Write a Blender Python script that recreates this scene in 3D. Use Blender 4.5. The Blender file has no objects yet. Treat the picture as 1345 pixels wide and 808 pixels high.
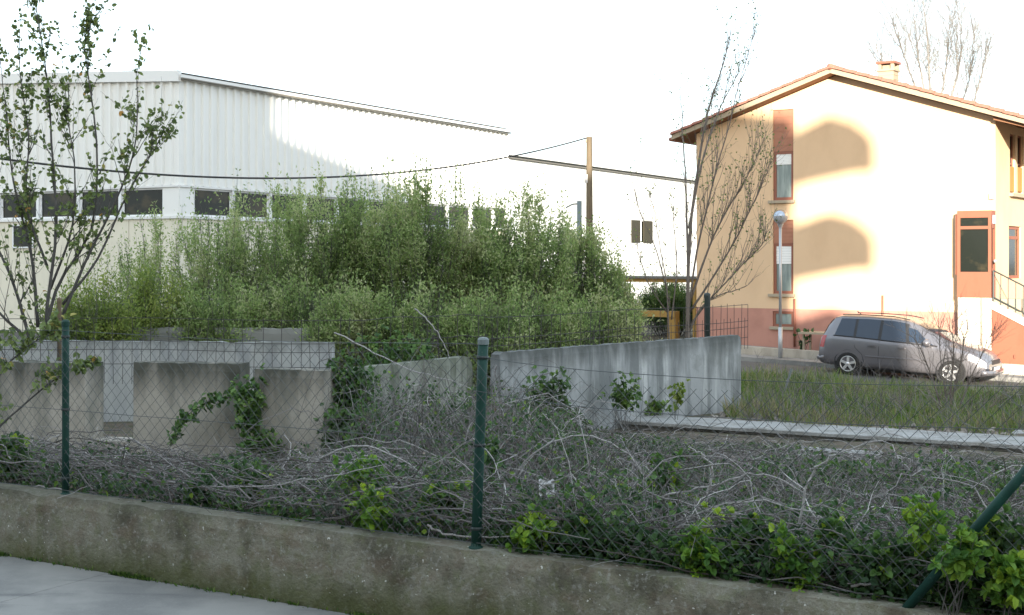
import bpy, math, random
import numpy as np
from mathutils import Vector, Matrix, noise

random.seed(7); RNG = np.random.default_rng(7)
SC = bpy.context.scene
COL = SC.collection

# ------------------------------------------------------------------ camera
F, CX, CY, EZ = 1800.0, 672.5, 345.0, 2.47          # focal length in photo pixels, principal point, eye height
cam = bpy.data.cameras.new('camera'); co = bpy.data.objects.new('camera', cam); COL.objects.link(co)
co.location = (0, 0, EZ); co.rotation_euler = (math.pi/2, 0, 0)
cam.sensor_width = 36; cam.lens = F/1345*36; cam.shift_y = -(404-CY)/1345
cam.clip_start = 0.1; cam.clip_end = 3000
SC.camera = co

# ------------------------------------------------------------------ sky and sun
EL = math.radians(12.0); TS = (-0.10, -math.sqrt(1-0.01))      # elevation, horizontal direction TO the sun
w = bpy.data.worlds.new('World'); SC.world = w; w.use_nodes = True
nt = w.node_tree; bg = nt.nodes['Background']
sky = nt.nodes.new('ShaderNodeTexSky'); sky.sky_type = 'NISHITA'; sky.sun_disc = False
sky.sun_elevation = EL; sky.sun_rotation = math.atan2(TS[0], TS[1]); sky.air_density = 1.0; sky.dust_density = 2.0; sky.ozone_density = 1.0
# thin bright veil of cloud over the whole sky
veil = nt.nodes.new('ShaderNodeMix'); veil.data_type = 'RGBA'; veil.inputs[0].default_value = 0.55
veil.inputs[7].default_value = (7.2, 8.35, 9.3, 1)
nt.links.new(sky.outputs[0], veil.inputs[6]); nt.links.new(veil.outputs[2], bg.inputs[0])
bg.inputs[1].default_value = 0.104
sd = bpy.data.lights.new('sun', 'SUN'); so = bpy.data.objects.new('sun', sd); COL.objects.link(so)
sd.energy = 5.0; sd.angle = math.radians(0.53); sd.color = (1.0, 0.90, 0.76)
tosun = Vector((TS[0]*math.cos(EL), TS[1]*math.cos(EL), math.sin(EL)))
so.rotation_euler = tosun.to_track_quat('Z', 'Y').to_euler()
SC.view_settings.view_transform = 'Standard'; SC.view_settings.look = 'None'
SC.view_settings.exposure = 1.55; SC.view_settings.gamma = 1.0
SC.view_settings.use_curve_mapping = False

# ------------------------------------------------------------------ helpers
def at(px, py, Y):
    return ((px-CX)/F*Y, Y, EZ+(CY-py)*Y/F)
def onl(P, Q, px):
    q = (px-CX)/F; dx, dy = Q[0]-P[0], Q[1]-P[1]
    k = (q*P[1]-P[0])/(dx-q*dy); return P[0]+k*dx, P[1]+k*dy, k
def zat(py, Y): return EZ+(CY-py)*Y/F

def props(o, label=None, cat=None, group=None, kind=None, category=None):
    cat = cat or category
    if label: o['label'] = label
    if cat: o['category'] = cat
    if group: o['group'] = group
    if kind: o['kind'] = kind
    return o
def thing(name, label, cat, loc=(0, 0, 0), rotz=0, group=None):
    o = bpy.data.objects.new(name, None); COL.objects.link(o); o.location = loc; o.rotation_euler = (0, 0, rotz)
    o.empty_display_size = .2
    return props(o, label, cat, group)
ROOTM = {}
def adopt(o, parent):
    """parent a mesh whose vertices are in world coordinates"""
    o.parent = parent
    m = Matrix.LocRotScale(parent.location, parent.rotation_euler, None) if parent.parent is None else Matrix.Identity(4)
    o.matrix_parent_inverse = m.inverted()
    return o

class Geo:
    def __init__(s): s.V = []; s.Q = []; s.T = []; s.n = 0; s.A = []
    def add(s, v, q=None, t=None, var=None):
        v = np.asarray(v, float).reshape(-1, 3)
        s.V.append(v)
        if q is not None and len(q): s.Q.append(np.asarray(q, int).reshape(-1, 4)+s.n)
        if t is not None and len(t): s.T.append(np.asarray(t, int).reshape(-1, 3)+s.n)
        s.A.append(np.full(len(v), .5) if var is None else np.broadcast_to(np.asarray(var, float), (len(v),)))
        s.n += len(v); return s
    def mesh(s, name):
        me = bpy.data.meshes.new(name)
        V = np.concatenate(s.V) if s.V else np.zeros((0, 3))
        Q = np.concatenate(s.Q) if s.Q else np.zeros((0, 4), int)
        T = np.concatenate(s.T) if s.T else np.zeros((0, 3), int)
        me.vertices.add(len(V)); me.vertices.foreach_set('co', V.ravel().astype('f'))
        loops = np.concatenate([Q.ravel(), T.ravel()]).astype('i')
        me.loops.add(len(loops)); me.loops.foreach_set('vertex_index', loops)
        nf = len(Q)+len(T); me.polygons.add(nf)
        ls = np.concatenate([np.arange(len(Q))*4, len(Q)*4+np.arange(len(T))*3]).astype('i')
        me.polygons.foreach_set('loop_start', ls)
        at_ = me.attributes.new('var', 'FLOAT', 'POINT'); at_.data.foreach_set('value', np.concatenate(s.A).astype('f'))
        me.update(calc_edges=True); me.validate(); return me
    def build(s, name, m, parent=None, smooth=False, **kw):
        me = s.mesh(name); me.materials.append(m)
        me.polygons.foreach_set('use_smooth', np.full(len(me.polygons), bool(smooth)))
        o = bpy.data.objects.new(name, me); COL.objects.link(o)
        if parent is not None: adopt(o, parent)
        return props(o, **kw)
    # --- shapes
    def box(s, c, e, ax=None, var=None):
        """centre c, half sizes e, ax: 3 axes"""
        ax = np.eye(3) if ax is None else np.asarray(ax, float)
        v = [np.asarray(c)+i*e[0]*ax[0]+j*e[1]*ax[1]+k*e[2]*ax[2] for i in (-1, 1) for j in (-1, 1) for k in (-1, 1)]
        return s.add(v, [(0, 1, 3, 2), (4, 6, 7, 5), (0, 4, 5, 1), (2, 3, 7, 6), (0, 2, 6, 4), (1, 5, 7, 3)], var=var)
    def bbox(s, a, b, ax=None, var=None):
        a = np.asarray(a, float); b = np.asarray(b, float)
        return s.box((a+b)/2, (b-a)/2, ax, var)
    def hexa(s, p, var=None):   # 8 points: bottom 4 (ccw), top 4
        return s.add(p, [(0, 3, 2, 1), (4, 5, 6, 7), (0, 1, 5, 4), (1, 2, 6, 5), (2, 3, 7, 6), (3, 0, 4, 7)], var=var)
    def tubes(s, P, R, sides=4, var=None):
        P = np.asarray(P, float)
        if P.ndim == 2: P = P[None]
        N, K, _ = P.shape
        R = np.broadcast_to(np.asarray(R, float), (N, K)) if np.ndim(R) != 1 or np.shape(R) == (K,) else np.asarray(R)[:, None]*np.ones((1, K))
        T = np.gradient(P, axis=1); T /= np.linalg.norm(T, axis=2, keepdims=True)+1e-9
        ref = np.array([.31, .52, .79])
        U = np.cross(T, ref); U /= np.linalg.norm(U, axis=2, keepdims=True)+1e-9
        W = np.cross(T, U)
        a = np.arange(sides)/sides*2*np.pi
        V = P[:, :, None]+R[:, :, None, None]*(np.cos(a)[None, None, :, None]*U[:, :, None]+np.sin(a)[None, None, :, None]*W[:, :, None])
        i = np.arange(K-1)[:, None]*sides; j = np.arange(sides)[None]; jn = (j+1) % sides
        q = np.stack([i+j, i+jn, i+sides+jn, i+sides+j], -1).reshape(-1, 4)
        q = (q[None]+(np.arange(N)*K*sides)[:, None, None]).reshape(-1, 4)
        caps = []
        if N < 400:
            cap = [[0, k+1, k] for k in range(1, sides-1)]+[[(K-1)*sides, (K-1)*sides+k, (K-1)*sides+k+1] for k in range(1, sides-1)]
            caps = (np.asarray(cap)[None]+(np.arange(N)*K*sides)[:, None, None]).reshape(-1, 3)
        va = None if var is None else np.repeat(np.broadcast_to(np.asarray(var, float), (N,)), K*sides)
        return s.add(V.reshape(-1, 3), q, caps, var=va)
    def tube(s, pts, r, sides=8, var=None): return s.tubes(np.asarray(pts, float)[None], np.broadcast_to(np.asarray(r, float), (1, len(pts))), sides, var)
    def lathe(s, c, prof, axis=(0, 0, 1), n=16):
        """prof: list of (radius, height along axis)"""
        ax = np.asarray(axis, float); ax /= np.linalg.norm(ax)
        u = np.cross(ax, [.1, .9, .3]); u /= np.linalg.norm(u); v_ = np.cross(ax, u)
        a = np.arange(n)/n*2*np.pi
        V = np.array([np.asarray(c)+h*ax+r*(math.cos(t)*u+math.sin(t)*v_) for r, h in prof for t in a])
        q = [(i*n+j, i*n+(j+1) % n, (i+1)*n+(j+1) % n, (i+1)*n+j) for i in range(len(prof)-1) for j in range(n)]
        return s.add(V, q)
    def leaves(s, pos, d, nrm, L, Wd, fold=.25, var=None, simple=False):
        pos = np.asarray(pos, float); N = len(pos)
        d = d/(np.linalg.norm(d, axis=1, keepdims=True)+1e-9)
        side = np.cross(d, nrm); side /= np.linalg.norm(side, axis=1, keepdims=True)+1e-9
        up = np.cross(side, d)
        L = np.broadcast_to(L, (N,))[:, None]; Wd = np.broadcast_to(Wd, (N,))[:, None]
        f = fold*Wd
        if simple:
            V = np.stack([pos, pos+d*L*.5+side*Wd*.5+up*f, pos+d*L, pos+d*L*.5-side*Wd*.5+up*f], 1)
            q = np.arange(N)[:, None]*4+np.arange(4)[None]; k = 4
        else:
            V = np.stack([pos, pos+d*L*.28+side*Wd*.5+up*f, pos+d*L*.68+side*Wd*.42+up*f*.7, pos+d*L-up*.08*L,
                          pos+d*L*.68-side*Wd*.42+up*f*.7, pos+d*L*.28-side*Wd*.5+up*f], 1)
            b = np.arange(N)[:, None]*6
            q = np.concatenate([b+np.array([[0, 1, 2, 3]]), b+np.array([[0, 3, 4, 5]])]); k = 6
        va = None if var is None else np.repeat(np.broadcast_to(np.asarray(var, float), (N,)), k)
        return s.add(V.reshape(-1, 3), q, var=va)

def rand_dirs(n, up=0.0):
    d = RNG.normal(size=(n, 3)); d /= np.linalg.norm(d, axis=1, keepdims=True); d[:, 2] += up
    return d/np.linalg.norm(d, axis=1, keepdims=True)
def smooth_line(pts, n):
    """Catmull-Rom through pts resampled to n points"""
    P = np.asarray(pts, float); P = np.vstack([2*P[0]-P[1], P, 2*P[-1]-P[-2]]); m = len(P)-3
    out = []
    for t in np.linspace(0, m-1e-6, n):
        i = int(t); u = t-i; p0, p1, p2, p3 = P[i:i+4]
        out.append(.5*((2*p1)+(-p0+p2)*u+(2*p0-5*p1+4*p2-p3)*u*u+(-p0+3*p1-3*p2+p3)*u**3))
    return np.array(out)

# ------------------------------------------------------------------ materials
def mat(name, base, rough=.8, spec=.3, metal=0, layers=(), bump=None, var=None, trans=0, coat=0, coords='Object'):
    """layers: (scale xyz, detail, colour, lo, hi, amount) noise masks mixed over base; var: ramp stops over attribute var"""
    m = bpy.data.materials.new(name); m.use_nodes = True; t = m.node_tree; L = t.links
    b = t.nodes['Principled BSDF']; b.inputs['Roughness'].default_value = rough
    b.inputs['Specular IOR Level'].default_value = spec; b.inputs['Metallic'].default_value = metal
    b.inputs['Coat Weight'].default_value = coat
    tc = t.nodes.new('ShaderNodeTexCoord')
    def noise_(scale, detail, rough_=.6):
        mp = t.nodes.new('ShaderNodeMapping'); mp.inputs['Scale'].default_value = scale
        L.new(tc.outputs[coords], mp.inputs[0])
        n = t.nodes.new('ShaderNodeTexNoise'); n.inputs['Scale'].default_value = 1; n.inputs['Detail'].default_value = detail
        n.inputs['Roughness'].default_value = rough_
        L.new(mp.outputs[0], n.inputs[0]); return n.outputs[0]
    cur = None
    if var:
        a = t.nodes.new('ShaderNodeAttribute'); a.attribute_name = 'var'
        r = t.nodes.new('ShaderNodeValToRGB'); els = r.color_ramp.elements
        while len(els) < len(var): els.new(.5)
        for e, (p, c) in zip(els, var): e.position = p; e.color = (*c, 1)
        L.new(a.outputs['Fac'], r.inputs[0]); cur = r.outputs[0]
    for (scale, detail, colr, lo, hi, amt) in layers:
        n = noise_(scale, detail)
        mr = t.nodes.new('ShaderNodeMapRange'); mr.inputs[1].default_value = lo; mr.inputs[2].default_value = hi
        mr.inputs[3].default_value = 0; mr.inputs[4].default_value = amt
        L.new(n, mr.inputs[0])
        mx = t.nodes.new('ShaderNodeMix'); mx.data_type = 'RGBA'
        L.new(mr.outputs[0], mx.inputs[0])
        if cur is None: mx.inputs[6].default_value = (*base, 1)
        else: L.new(cur, mx.inputs[6])
        mx.inputs[7].default_value = (*colr, 1); cur = mx.outputs[2]
    if cur is None: b.inputs['Base Color'].default_value = (*base, 1)
    else: L.new(cur, b.inputs['Base Color'])
    if bump:
        bn = t.nodes.new('ShaderNodeBump'); bn.inputs['Strength'].default_value = bump[1]; bn.inputs['Distance'].default_value = bump[2]
        L.new(noise_((bump[0],)*3 if np.isscalar(bump[0]) else bump[0], 6), bn.inputs['Height']); L.new(bn.outputs[0], b.inputs['Normal'])
    if trans:
        tr = t.nodes.new('ShaderNodeBsdfTranslucent'); ms = t.nodes.new('ShaderNodeMixShader'); ms.inputs[0].default_value = trans
        if cur is None: tr.inputs[0].default_value = (*base, 1)
        else: L.new(cur, tr.inputs[0])
        out = [n for n in t.nodes if n.type == 'OUTPUT_MATERIAL'][0]
        L.new(b.outputs[0], ms.inputs[1]); L.new(tr.outputs[0], ms.inputs[2]); L.new(ms.outputs[0], out.inputs[0])
    m['tc'] = 1
    return m
def stain_top(m, ztop, depth, colr, amt=.8, sgn=1):
    """dark weathering that has grown down from the top edge of old concrete"""
    t = m.node_tree; L = t.links; b = t.nodes['Principled BSDF']
    src = b.inputs['Base Color'].links[0].from_socket
    tc = t.nodes.new('ShaderNodeTexCoord'); sp = t.nodes.new('ShaderNodeSeparateXYZ'); L.new(tc.outputs['Object'], sp.inputs[0])
    mp = t.nodes.new('ShaderNodeMapping'); mp.inputs['Scale'].default_value = (5, 5, .5); L.new(tc.outputs['Object'], mp.inputs[0])
    n = t.nodes.new('ShaderNodeTexNoise'); n.inputs['Scale'].default_value = 1; n.inputs['Detail'].default_value = 5; L.new(mp.outputs[0], n.inputs[0])
    a = t.nodes.new('ShaderNodeMath'); a.operation = 'MULTIPLY_ADD'; L.new(n.outputs[0], a.inputs[0]); a.inputs[1].default_value = depth*2.4; a.inputs[2].default_value = -depth*1.2-ztop+depth
    ng = t.nodes.new('ShaderNodeMath'); ng.operation = 'MULTIPLY'; ng.inputs[1].default_value = sgn; L.new(sp.outputs[2], ng.inputs[0])
    c = t.nodes.new('ShaderNodeMath'); c.operation = 'ADD'; L.new(ng.outputs[0], c.inputs[0]); L.new(a.outputs[0], c.inputs[1])
    mr = t.nodes.new('ShaderNodeMapRange'); mr.inputs[1].default_value = -.15*depth; mr.inputs[2].default_value = depth; mr.inputs[3].default_value = 0; mr.inputs[4].default_value = amt
    L.new(c.outputs[0], mr.inputs[0])
    mx = t.nodes.new('ShaderNodeMix'); mx.data_type = 'RGBA'; L.new(mr.outputs[0], mx.inputs[0]); L.new(src, mx.inputs[6]); mx.inputs[7].default_value = (*colr, 1)
    L.new(mx.outputs[2], b.inputs['Base Color']); return m

M = {}
M['ground'] = mat('soil', (.11, .09, .07), .95, .1, layers=[((3, 3, 3), 6, (.06, .07, .035), .45, .6, .8), ((20, 20, 20), 4, (.20, .17, .14), .55, .7, .7)], bump=(12, .6, .05))
M['asphalt'] = mat('asphalt', (.10, .095, .09), .9, .2, layers=[((60, 60, 60), 3, (.10, .10, .10), .5, .7, .6), ((.6, .6, .6), 4, (.075, .072, .07), .45, .6, .6)], bump=(80, .3, .01))
M['pave'] = mat('pavement_concrete', (.245, .24, .225), .85, .2, layers=[((1.3, 1.3, 1.3), 7, (.155, .155, .15), .42, .62, .85), ((.9, 5, 3), 5, (.12, .12, .12), .56, .70, .7), ((70, 70, 70), 3, (.27, .27, .265), .55, .7, .4)], bump=(40, .25, .01))
M['kerb'] = mat('kerb_concrete', (.30, .30, .29), .85, .2, layers=[((4, 4, 4), 6, (.20, .20, .19), .45, .65, .7)], bump=(30, .3, .01))
M['old_wall'] = mat('lichened_concrete', (.22, .21, .165), .95, .15, layers=[((2.3, 2.3, 1.6), 9, (.075, .07, .05), .46, .60, .85), ((9, 9, 9), 6, (.14, .15, .08), .48, .64, .5), ((3.2, 3.2, 5), 6, (.15, .11, .08), .50, .64, .5),
                 ((26, 26, 26), 5, (.33, .33, .30), .54, .68, .5), ((22, 22, 22), 2, (.62, .62, .58), .70, .73, .9), ((90, 90, 90), 2, (.05, .05, .045), .6, .7, .6)], bump=(35, .8, .02))
cc = [((3.5, 3.5, .8), 8, (.20, .195, .165), .45, .62, .8), ((2, 2, 2), 7, (.46, .42, .37), .48, .65, .6), ((40, 40, 40), 4, (.2, .19, .17), .55, .7, .4)]
M['panel'] = stain_top(mat('stained_concrete', (.40, .365, .31), .92, .15, layers=cc, bump=(25, .5, .01)), 1.25, .40, (.055, .057, .045), .9)
M['panel_grey'] = stain_top(mat('grey_precast_concrete', (.34, .35, .35), .92, .15, layers=[((3, 3, .6), 8, (.15, .16, .16), .45, .60, .85), ((5, 5, .35), 7, (.50, .51, .50), .56, .66, .7), ((2.5, 2.5, 2.5), 7, (.20, .21, .20), .52, .66, .6), ((40, 40, 40), 4, (.25, .25, .24), .55, .7, .4)], bump=(25, .5, .01)), 1.25, .25, (.08, .085, .08), .85)
M['panel_moss'] = stain_top(mat('mossy_concrete', (.27, .28, .24), .92, .15, layers=[((5, 5, .8), 6, (.08, .09, .06), .44, .60, .9), ((8, 8, .6), 3, (.5, .5, .48), .62, .68, .6)], bump=(25, .5, .01)), 1.25, .3, (.10, .11, .08), .7)
M['white_render'] = stain_top(mat('weathered_white_render', (.38, .385, .37), .9, .15, layers=[((4, 4, .8), 6, (.26, .27, .275), .45, .62, .8), ((14, 14, 14), 5, (.30, .30, .29), .62, .72, .6)], bump=(20, .3, .01)), 1.25, .15, (.14, .145, .13), .7)
M['slab'] = mat('slab_concrete', (.29, .29, .28), .9, .15, layers=[((2.5, 2.5, 2.5), 7, (.19, .185, .17), .46, .62, .8), ((30, 30, 30), 4, (.6, .59, .57), .55, .7, .5)], bump=(30, .5, .01))
M['rubble'] = mat('rubble', (.27, .24, .21), .95, .1, layers=[((6, 6, 6), 4, (.22, .20, .17), .45, .6, .8)], bump=(30, .5, .01))
M['green_paint'] = mat('green_post_paint', (.006, .038, .028), .6, .3, layers=[((9, 9, 3), 5, (.012, .065, .048), .5, .7, .6), ((40, 40, 40), 3, (.08, .11, .09), .64, .72, .6)], bump=(60, .1, .003))
M['dark_green'] = mat('dark_green_metal', (.02, .03, .028), .5, .4)
M['cap'] = mat('pale_plastic_cap', (.15, .18, .18), .6, .4)
M['wire'] = mat('galvanised_wire', (.075, .085, .085), .6, .4)
M['rebar'] = mat('rusted_steel_wire', (.055, .05, .048), .7, .3)
M['dead_stem'] = mat('dead_bramble_stem', (.2, .2, .2), .85, .2, var=[(0, (.04, .034, .028)), (.4, (.105, .092, .085)), (.75, (.205, .19, .185)), (1, (.42, .40, .385))])
M['bark'] = mat('sapling_bark', (.085, .08, .075), .85, .2, layers=[((20, 20, 6), 4, (.15, .14, .125), .5, .65, .7)], bump=(40, .5, .01))
M['bark_far'] = mat('poplar_bark', (.20, .19, .175), .85, .2, layers=[((8, 8, 3), 4, (.16, .14, .12), .5, .65, .7)])
M['bark_red'] = mat('bare_tree_bark', (.17, .14, .12), .8, .2, layers=[((15, 15, 5), 4, (.19, .16, .14), .5, .65, .6)])
def leafm(n, stops, tr=.3): return mat(n, (.1, .1, .1), .55, .35, var=stops, trans=tr)
M['leaf_thicket'] = leafm('thicket_leaf', [(0, (.13, .20, .06)), (.4, (.24, .34, .11)), (.75, (.34, .42, .15)), (1, (.50, .52, .28))], .55)
M['leaf_light'] = leafm('grassy_bush_leaf', [(0, (.11, .16, .035)), (.5, (.19, .27, .05)), (1, (.34, .38, .10))], .45)
M['leaf_tree'] = leafm('sapling_leaf', [(0, (.08, .12, .04)), (.5, (.17, .225, .07)), (.9, (.27, .33, .10)), (1, (.55, .30, .08))])
M['leaf_bramble'] = leafm('bramble_leaf', [(0, (.02, .05, .02)), (.45, (.045, .10, .03)), (.8, (.10, .19, .035)), (1, (.26, .36, .03))])
M['leaf_bright'] = leafm('young_bramble_leaf', [(0, (.05, .13, .025)), (.4, (.12, .24, .03)), (1, (.36, .48, .035))])
M['leaf_ivy'] = leafm('ivy_leaf', [(0, (.04, .09, .03)), (.6, (.095, .18, .045)), (1, (.19, .28, .07))], .25)
M['leaf_litter'] = leafm('dry_leaf', [(0, (.06, .045, .035)), (.5, (.16, .12, .09)), (1, (.30, .25, .21))], .1)
M['grass'] = leafm('grass_blade', [(0, (.045, .085, .018)), (.5, (.11, .19, .035)), (.8, (.20, .235, .07)), (1, (.30, .26, .15))])
M['moss'] = leafm('wall_weed', [(0, (.03, .06, .015)), (.6, (.07, .14, .02)), (1, (.14, .20, .04))])
M['clad'] = mat('white_ribbed_cladding', (.76, .76, .73), .55, .35, layers=[((2, 2, .3), 4, (.68, .68, .65), .5, .7, .5)])
M['clad_cream'] = mat('cream_lower_panel', (.68, .64, .52), .7, .3, layers=[((1.5, 1.5, .5), 5, (.58, .54, .44), .5, .7, .6)])
M['fascia'] = mat('white_fascia', (.72, .72, .70), .5, .4)
M['fascia_dark'] = mat('eave_line', (.16, .15, .13), .6, .3)
M['frame_white'] = mat('white_window_frame', (.75, .76, .76), .5, .4)
M['glass_dark'] = mat('dark_window_glass', (.016, .019, .016), .12, .22, layers=[((.9, .9, 1.5), 6, (.06, .05, .03), .5, .62, .8)])  # brown-green patches in the colour stand in for reflected trees
M['peach'] = mat('peach_render', (.66, .465, .295), .9, .15, layers=[((1.2, 1.2, .7), 6, (.60, .415, .26), .45, .65, .7)], bump=(60, .15, .01))
M['pink'] = mat('pink_base_render', (.46, .235, .18), .9, .15, layers=[((1.5, 1.5, 1.5), 5, (.38, .19, .145), .45, .65, .7)])
M['terra'] = mat('terracotta_panel', (.36, .165, .105), .65, .3, layers=[((4, 4, .7), 5, (.30, .135, .085), .45, .65, .6)])
M['terra_frame'] = mat('brown_red_frame', (.25, .095, .06), .5, .4)
M['orange'] = mat('orange_porch_paint', (.27, .095, .055), .55, .35, layers=[((3, 3, 1), 4, (.22, .08, .045), .5, .65, .5)])
M['tile'] = mat('clay_roof_tile', (.30, .125, .09), .85, .2, layers=[((5, 5, 5), 5, (.30, .14, .10), .5, .65, .7), ((14, 14, 14), 3, (.36, .20, .15), .55, .65, .5)])
M['cream_trim'] = mat('cream_verge', (.34, .28, .20), .8, .2)
M['soffit'] = mat('soffit_wood', (.22, .11, .06), .7, .2)
M['sill'] = mat('stone_sill', (.36, .30, .22), .85, .2)
M['blind'] = mat('white_blind', (.78, .78, .76), .8, .2)
M['curtain'] = mat('curtain_behind_glass', (.17, .21, .20), .25, .5, layers=[((9, 9, 1), 3, (.28, .32, .30), .45, .6, .8)])
M['yard_wall'] = mat('yard_wall_render', (.46, .41, .34), .9, .15, layers=[((3, 3, .8), 6, (.33, .29, .24), .45, .65, .8)], bump=(20, .4, .01))
M['steel'] = mat('painted_steel', (.42, .43, .44), .4, .5, metal=.4)
M['chrome'] = mat('mirrored_globe', (.40, .43, .48), .12, .6, metal=.9)
M['globe'] = mat('globe_diffuser', (.30, .31, .33), .3, .5)
M['pole'] = mat('tan_timber_pole', (.15, .115, .075), .85, .2, layers=[((20, 20, 1), 5, (.09, .07, .045), .45, .6, .8)])
M['cable'] = mat('black_cable', (.03, .03, .03), .6, .3)
M['paint'] = mat('grey_metallic_car_paint', (.16, .155, .168), .30, .5, metal=.45, coat=.6)
M['carglass'] = mat('car_glass', (.022, .034, .055), .06, .45)
M['rubber'] = mat('tyre_rubber', (.02, .02, .02), .8, .2)
M['alloy'] = mat('alloy_wheel', (.62, .62, .62), .3, .6, metal=.6)
M['black_trim'] = mat('black_plastic_trim', (.02, .02, .022), .55, .4)
M['lamp_clear'] = mat('headlight_lens', (.75, .77, .78), .1, .8, coat=.5)
M['lamp_red'] = mat('tail_light_lens', (.30, .02, .02), .2, .6, coat=.5)
M['plate'] = mat('number_plate', (.7, .7, .68), .5, .4)
M['ochre'] = mat('ochre_painted_metal', (.34, .20, .05), .6, .3)
M['rag'] = mat('white_plastic_rag', (.7, .7, .72), .6, .3)
M['brick_block'] = mat('rear_block_render', (.27, .27, .25), .9, .15, layers=[((.8, .8, .8), 4, (.2, .2, .18), .45, .6, .6)])
M['petal'] = mat('pale_blossom', (.7, .66, .6), .7, .2)

stain_top(M['old_wall'], .0, .20, (.075, .085, .03), .75, -1)
stain_top(M['old_wall'], .56, .08, (.09, .09, .07), .6)
# ------------------------------------------------------------------ plan of the place (s along the street, w away from it)
A0 = np.array([-3.71, 11.39]); DS = np.array([3.46, -1.87]); LK = float(np.linalg.norm(DS)); DS = DS/LK
DW = np.array([-DS[1], DS[0]])
if DW[1] < 0: DW = -DW
def sw(s, w_): p = A0+DS*s+DW*w_; return float(p[0]), float(p[1])
def to_sw(X, Y): d = np.array([X, Y])-A0; return float(d@DS), float(d@DW)
def wall_top(s): k = max(-4, min(4, s/LK)); return .55-.04*k-.015*k*k
def zpave(s): return -.01-.018*max(-30, min(30, s))
def zroad2(s): return -.48-.041*(max(-9, min(9, s))+.66)
def smooth(a, b, x): t = max(0, min(1, (x-a)/(b-a))); return t*t*(3-2*t)
def gz(X, Y):
    s, w_ = to_sw(X, Y)
    n = noise.noise(Vector((X*.9, Y*.9, 0)))*.06
    z = (wall_top(s)-.06-.16*smooth(.08, .2, w_)*(1-smooth(.5, 1.5, w_)))*(1-smooth(.1, 3.6, w_))+.16*smooth(14, 21, w_)*(1-smooth(22.6, 23.5, w_))+n*smooth(.2, 1, w_)*(1-smooth(22, 23.2, w_))
    z += smooth(12.5, 23.4, w_)*zroad2(s)-.06*smooth(23, 23.5, w_)
    return z
def strip_sheet(name, m, ss, ws, zf, kind='structure'):
    g = Geo(); V = [(*sw(s, w_), zf(s, w_)) for s in ss for w_ in ws]; n = len(ws)
    g.add(V, [(i*n+j, (i+1)*n+j, (i+1)*n+j+1, i*n+j+1) for i in range(len(ss)-1) for j in range(n-1)])
    return g.build(name, m, kind=kind, smooth=True)

# ground behind the retaining wall, one sheet out to the horizon
ss = np.concatenate([[-900, -300, -100, -50, -30], np.arange(-20, 24, .5), [30, 50, 100, 300, 900]])
ws = np.concatenate([[.06], np.arange(.3, 24, .5), [23.6, 30, 40, 60, 100, 200, 500, 1500]]); ws = np.sort(ws)
strip_sheet('ground', M['ground'], ss, ws, lambda s, w_: gz(*sw(s, w_))-(.02 if w_ > 24 else 0))
# near street (the camera stands on it)
ss2 = [-900, -100, -30, -15, 0, 15, 30, 100, 900]
pv = strip_sheet('pavement_bed', M['kerb'], ss2, [-2.15, -.1], lambda s, w_: zpave(s)-.03)
kid = 0
for i in range(-4, 5):
    for j, (wa, wb) in enumerate(((-2.1, -.125),)):
        g = Geo(); s0, s1 = i*3.2-2.6+.003, (i+1)*3.2-2.6-.003
        g.hexa([(*sw(s0, wa), zpave(s0)-.04), (*sw(s1, wa), zpave(s1)-.04), (*sw(s1, wb), zpave(s1)-.04), (*sw(s0, wb), zpave(s0)-.04),
                (*sw(s0, wa), zpave(s0)), (*sw(s1, wa), zpave(s1)), (*sw(s1, wb), zpave(s1)), (*sw(s0, wb), zpave(s0))])
        g.build('paving_slab', M['pave'], pv)
for i in range(-14, 15):
    g = Geo(); s0, s1 = i*1.0+.004, (i+1)*1.0-.004; wa, wb = -2.28, -2.112
    g.hexa([(*sw(s0, wa), zpave(s0)-.3), (*sw(s1, wa), zpave(s1)-.3), (*sw(s1, wb), zpave(s1)-.3), (*sw(s0, wb), zpave(s0)-.3),
            (*sw(s0, wa), zpave(s0)+.004), (*sw(s1, wa), zpave(s1)+.004), (*sw(s1, wb), zpave(s1)+.004), (*sw(s0, wb), zpave(s0)+.004)])
    g.build('kerb_stone', M['kerb'], pv)
strip_sheet('road', M['asphalt'], ss2, [-2.2, -6, -12], lambda s, w_: zpave(s)-.13)
strip_sheet('ground_behind_road', M['ground'], ss2, [-11.9, -40, -200, -900], lambda s, w_: zpave(s)-.16)
# street in front of the house
ss3 = [-60, -20, -9]+list(range(-8, 10))+[30, 60]
strip_sheet('side_street', M['asphalt'], ss3, [23.4, 29.3], lambda s, w_: zroad2(s))
g = Geo()
for a, b in zip(ss3[:-1], ss3[1:]):
    g.hexa([(*sw(a, 29.3), zroad2(a)-.1), (*sw(b, 29.3), zroad2(b)-.1), (*sw(b, 30.15), zroad2(b)-.1), (*sw(a, 30.15), zroad2(a)-.1),
            (*sw(a, 29.3), zroad2(a)+.12), (*sw(b, 29.3), zroad2(b)+.12), (*sw(b, 30.15), zroad2(b)+.12), (*sw(a, 30.15), zroad2(a)+.12)])
g.build('far_pavement', M['pave'], kind='structure')

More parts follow.
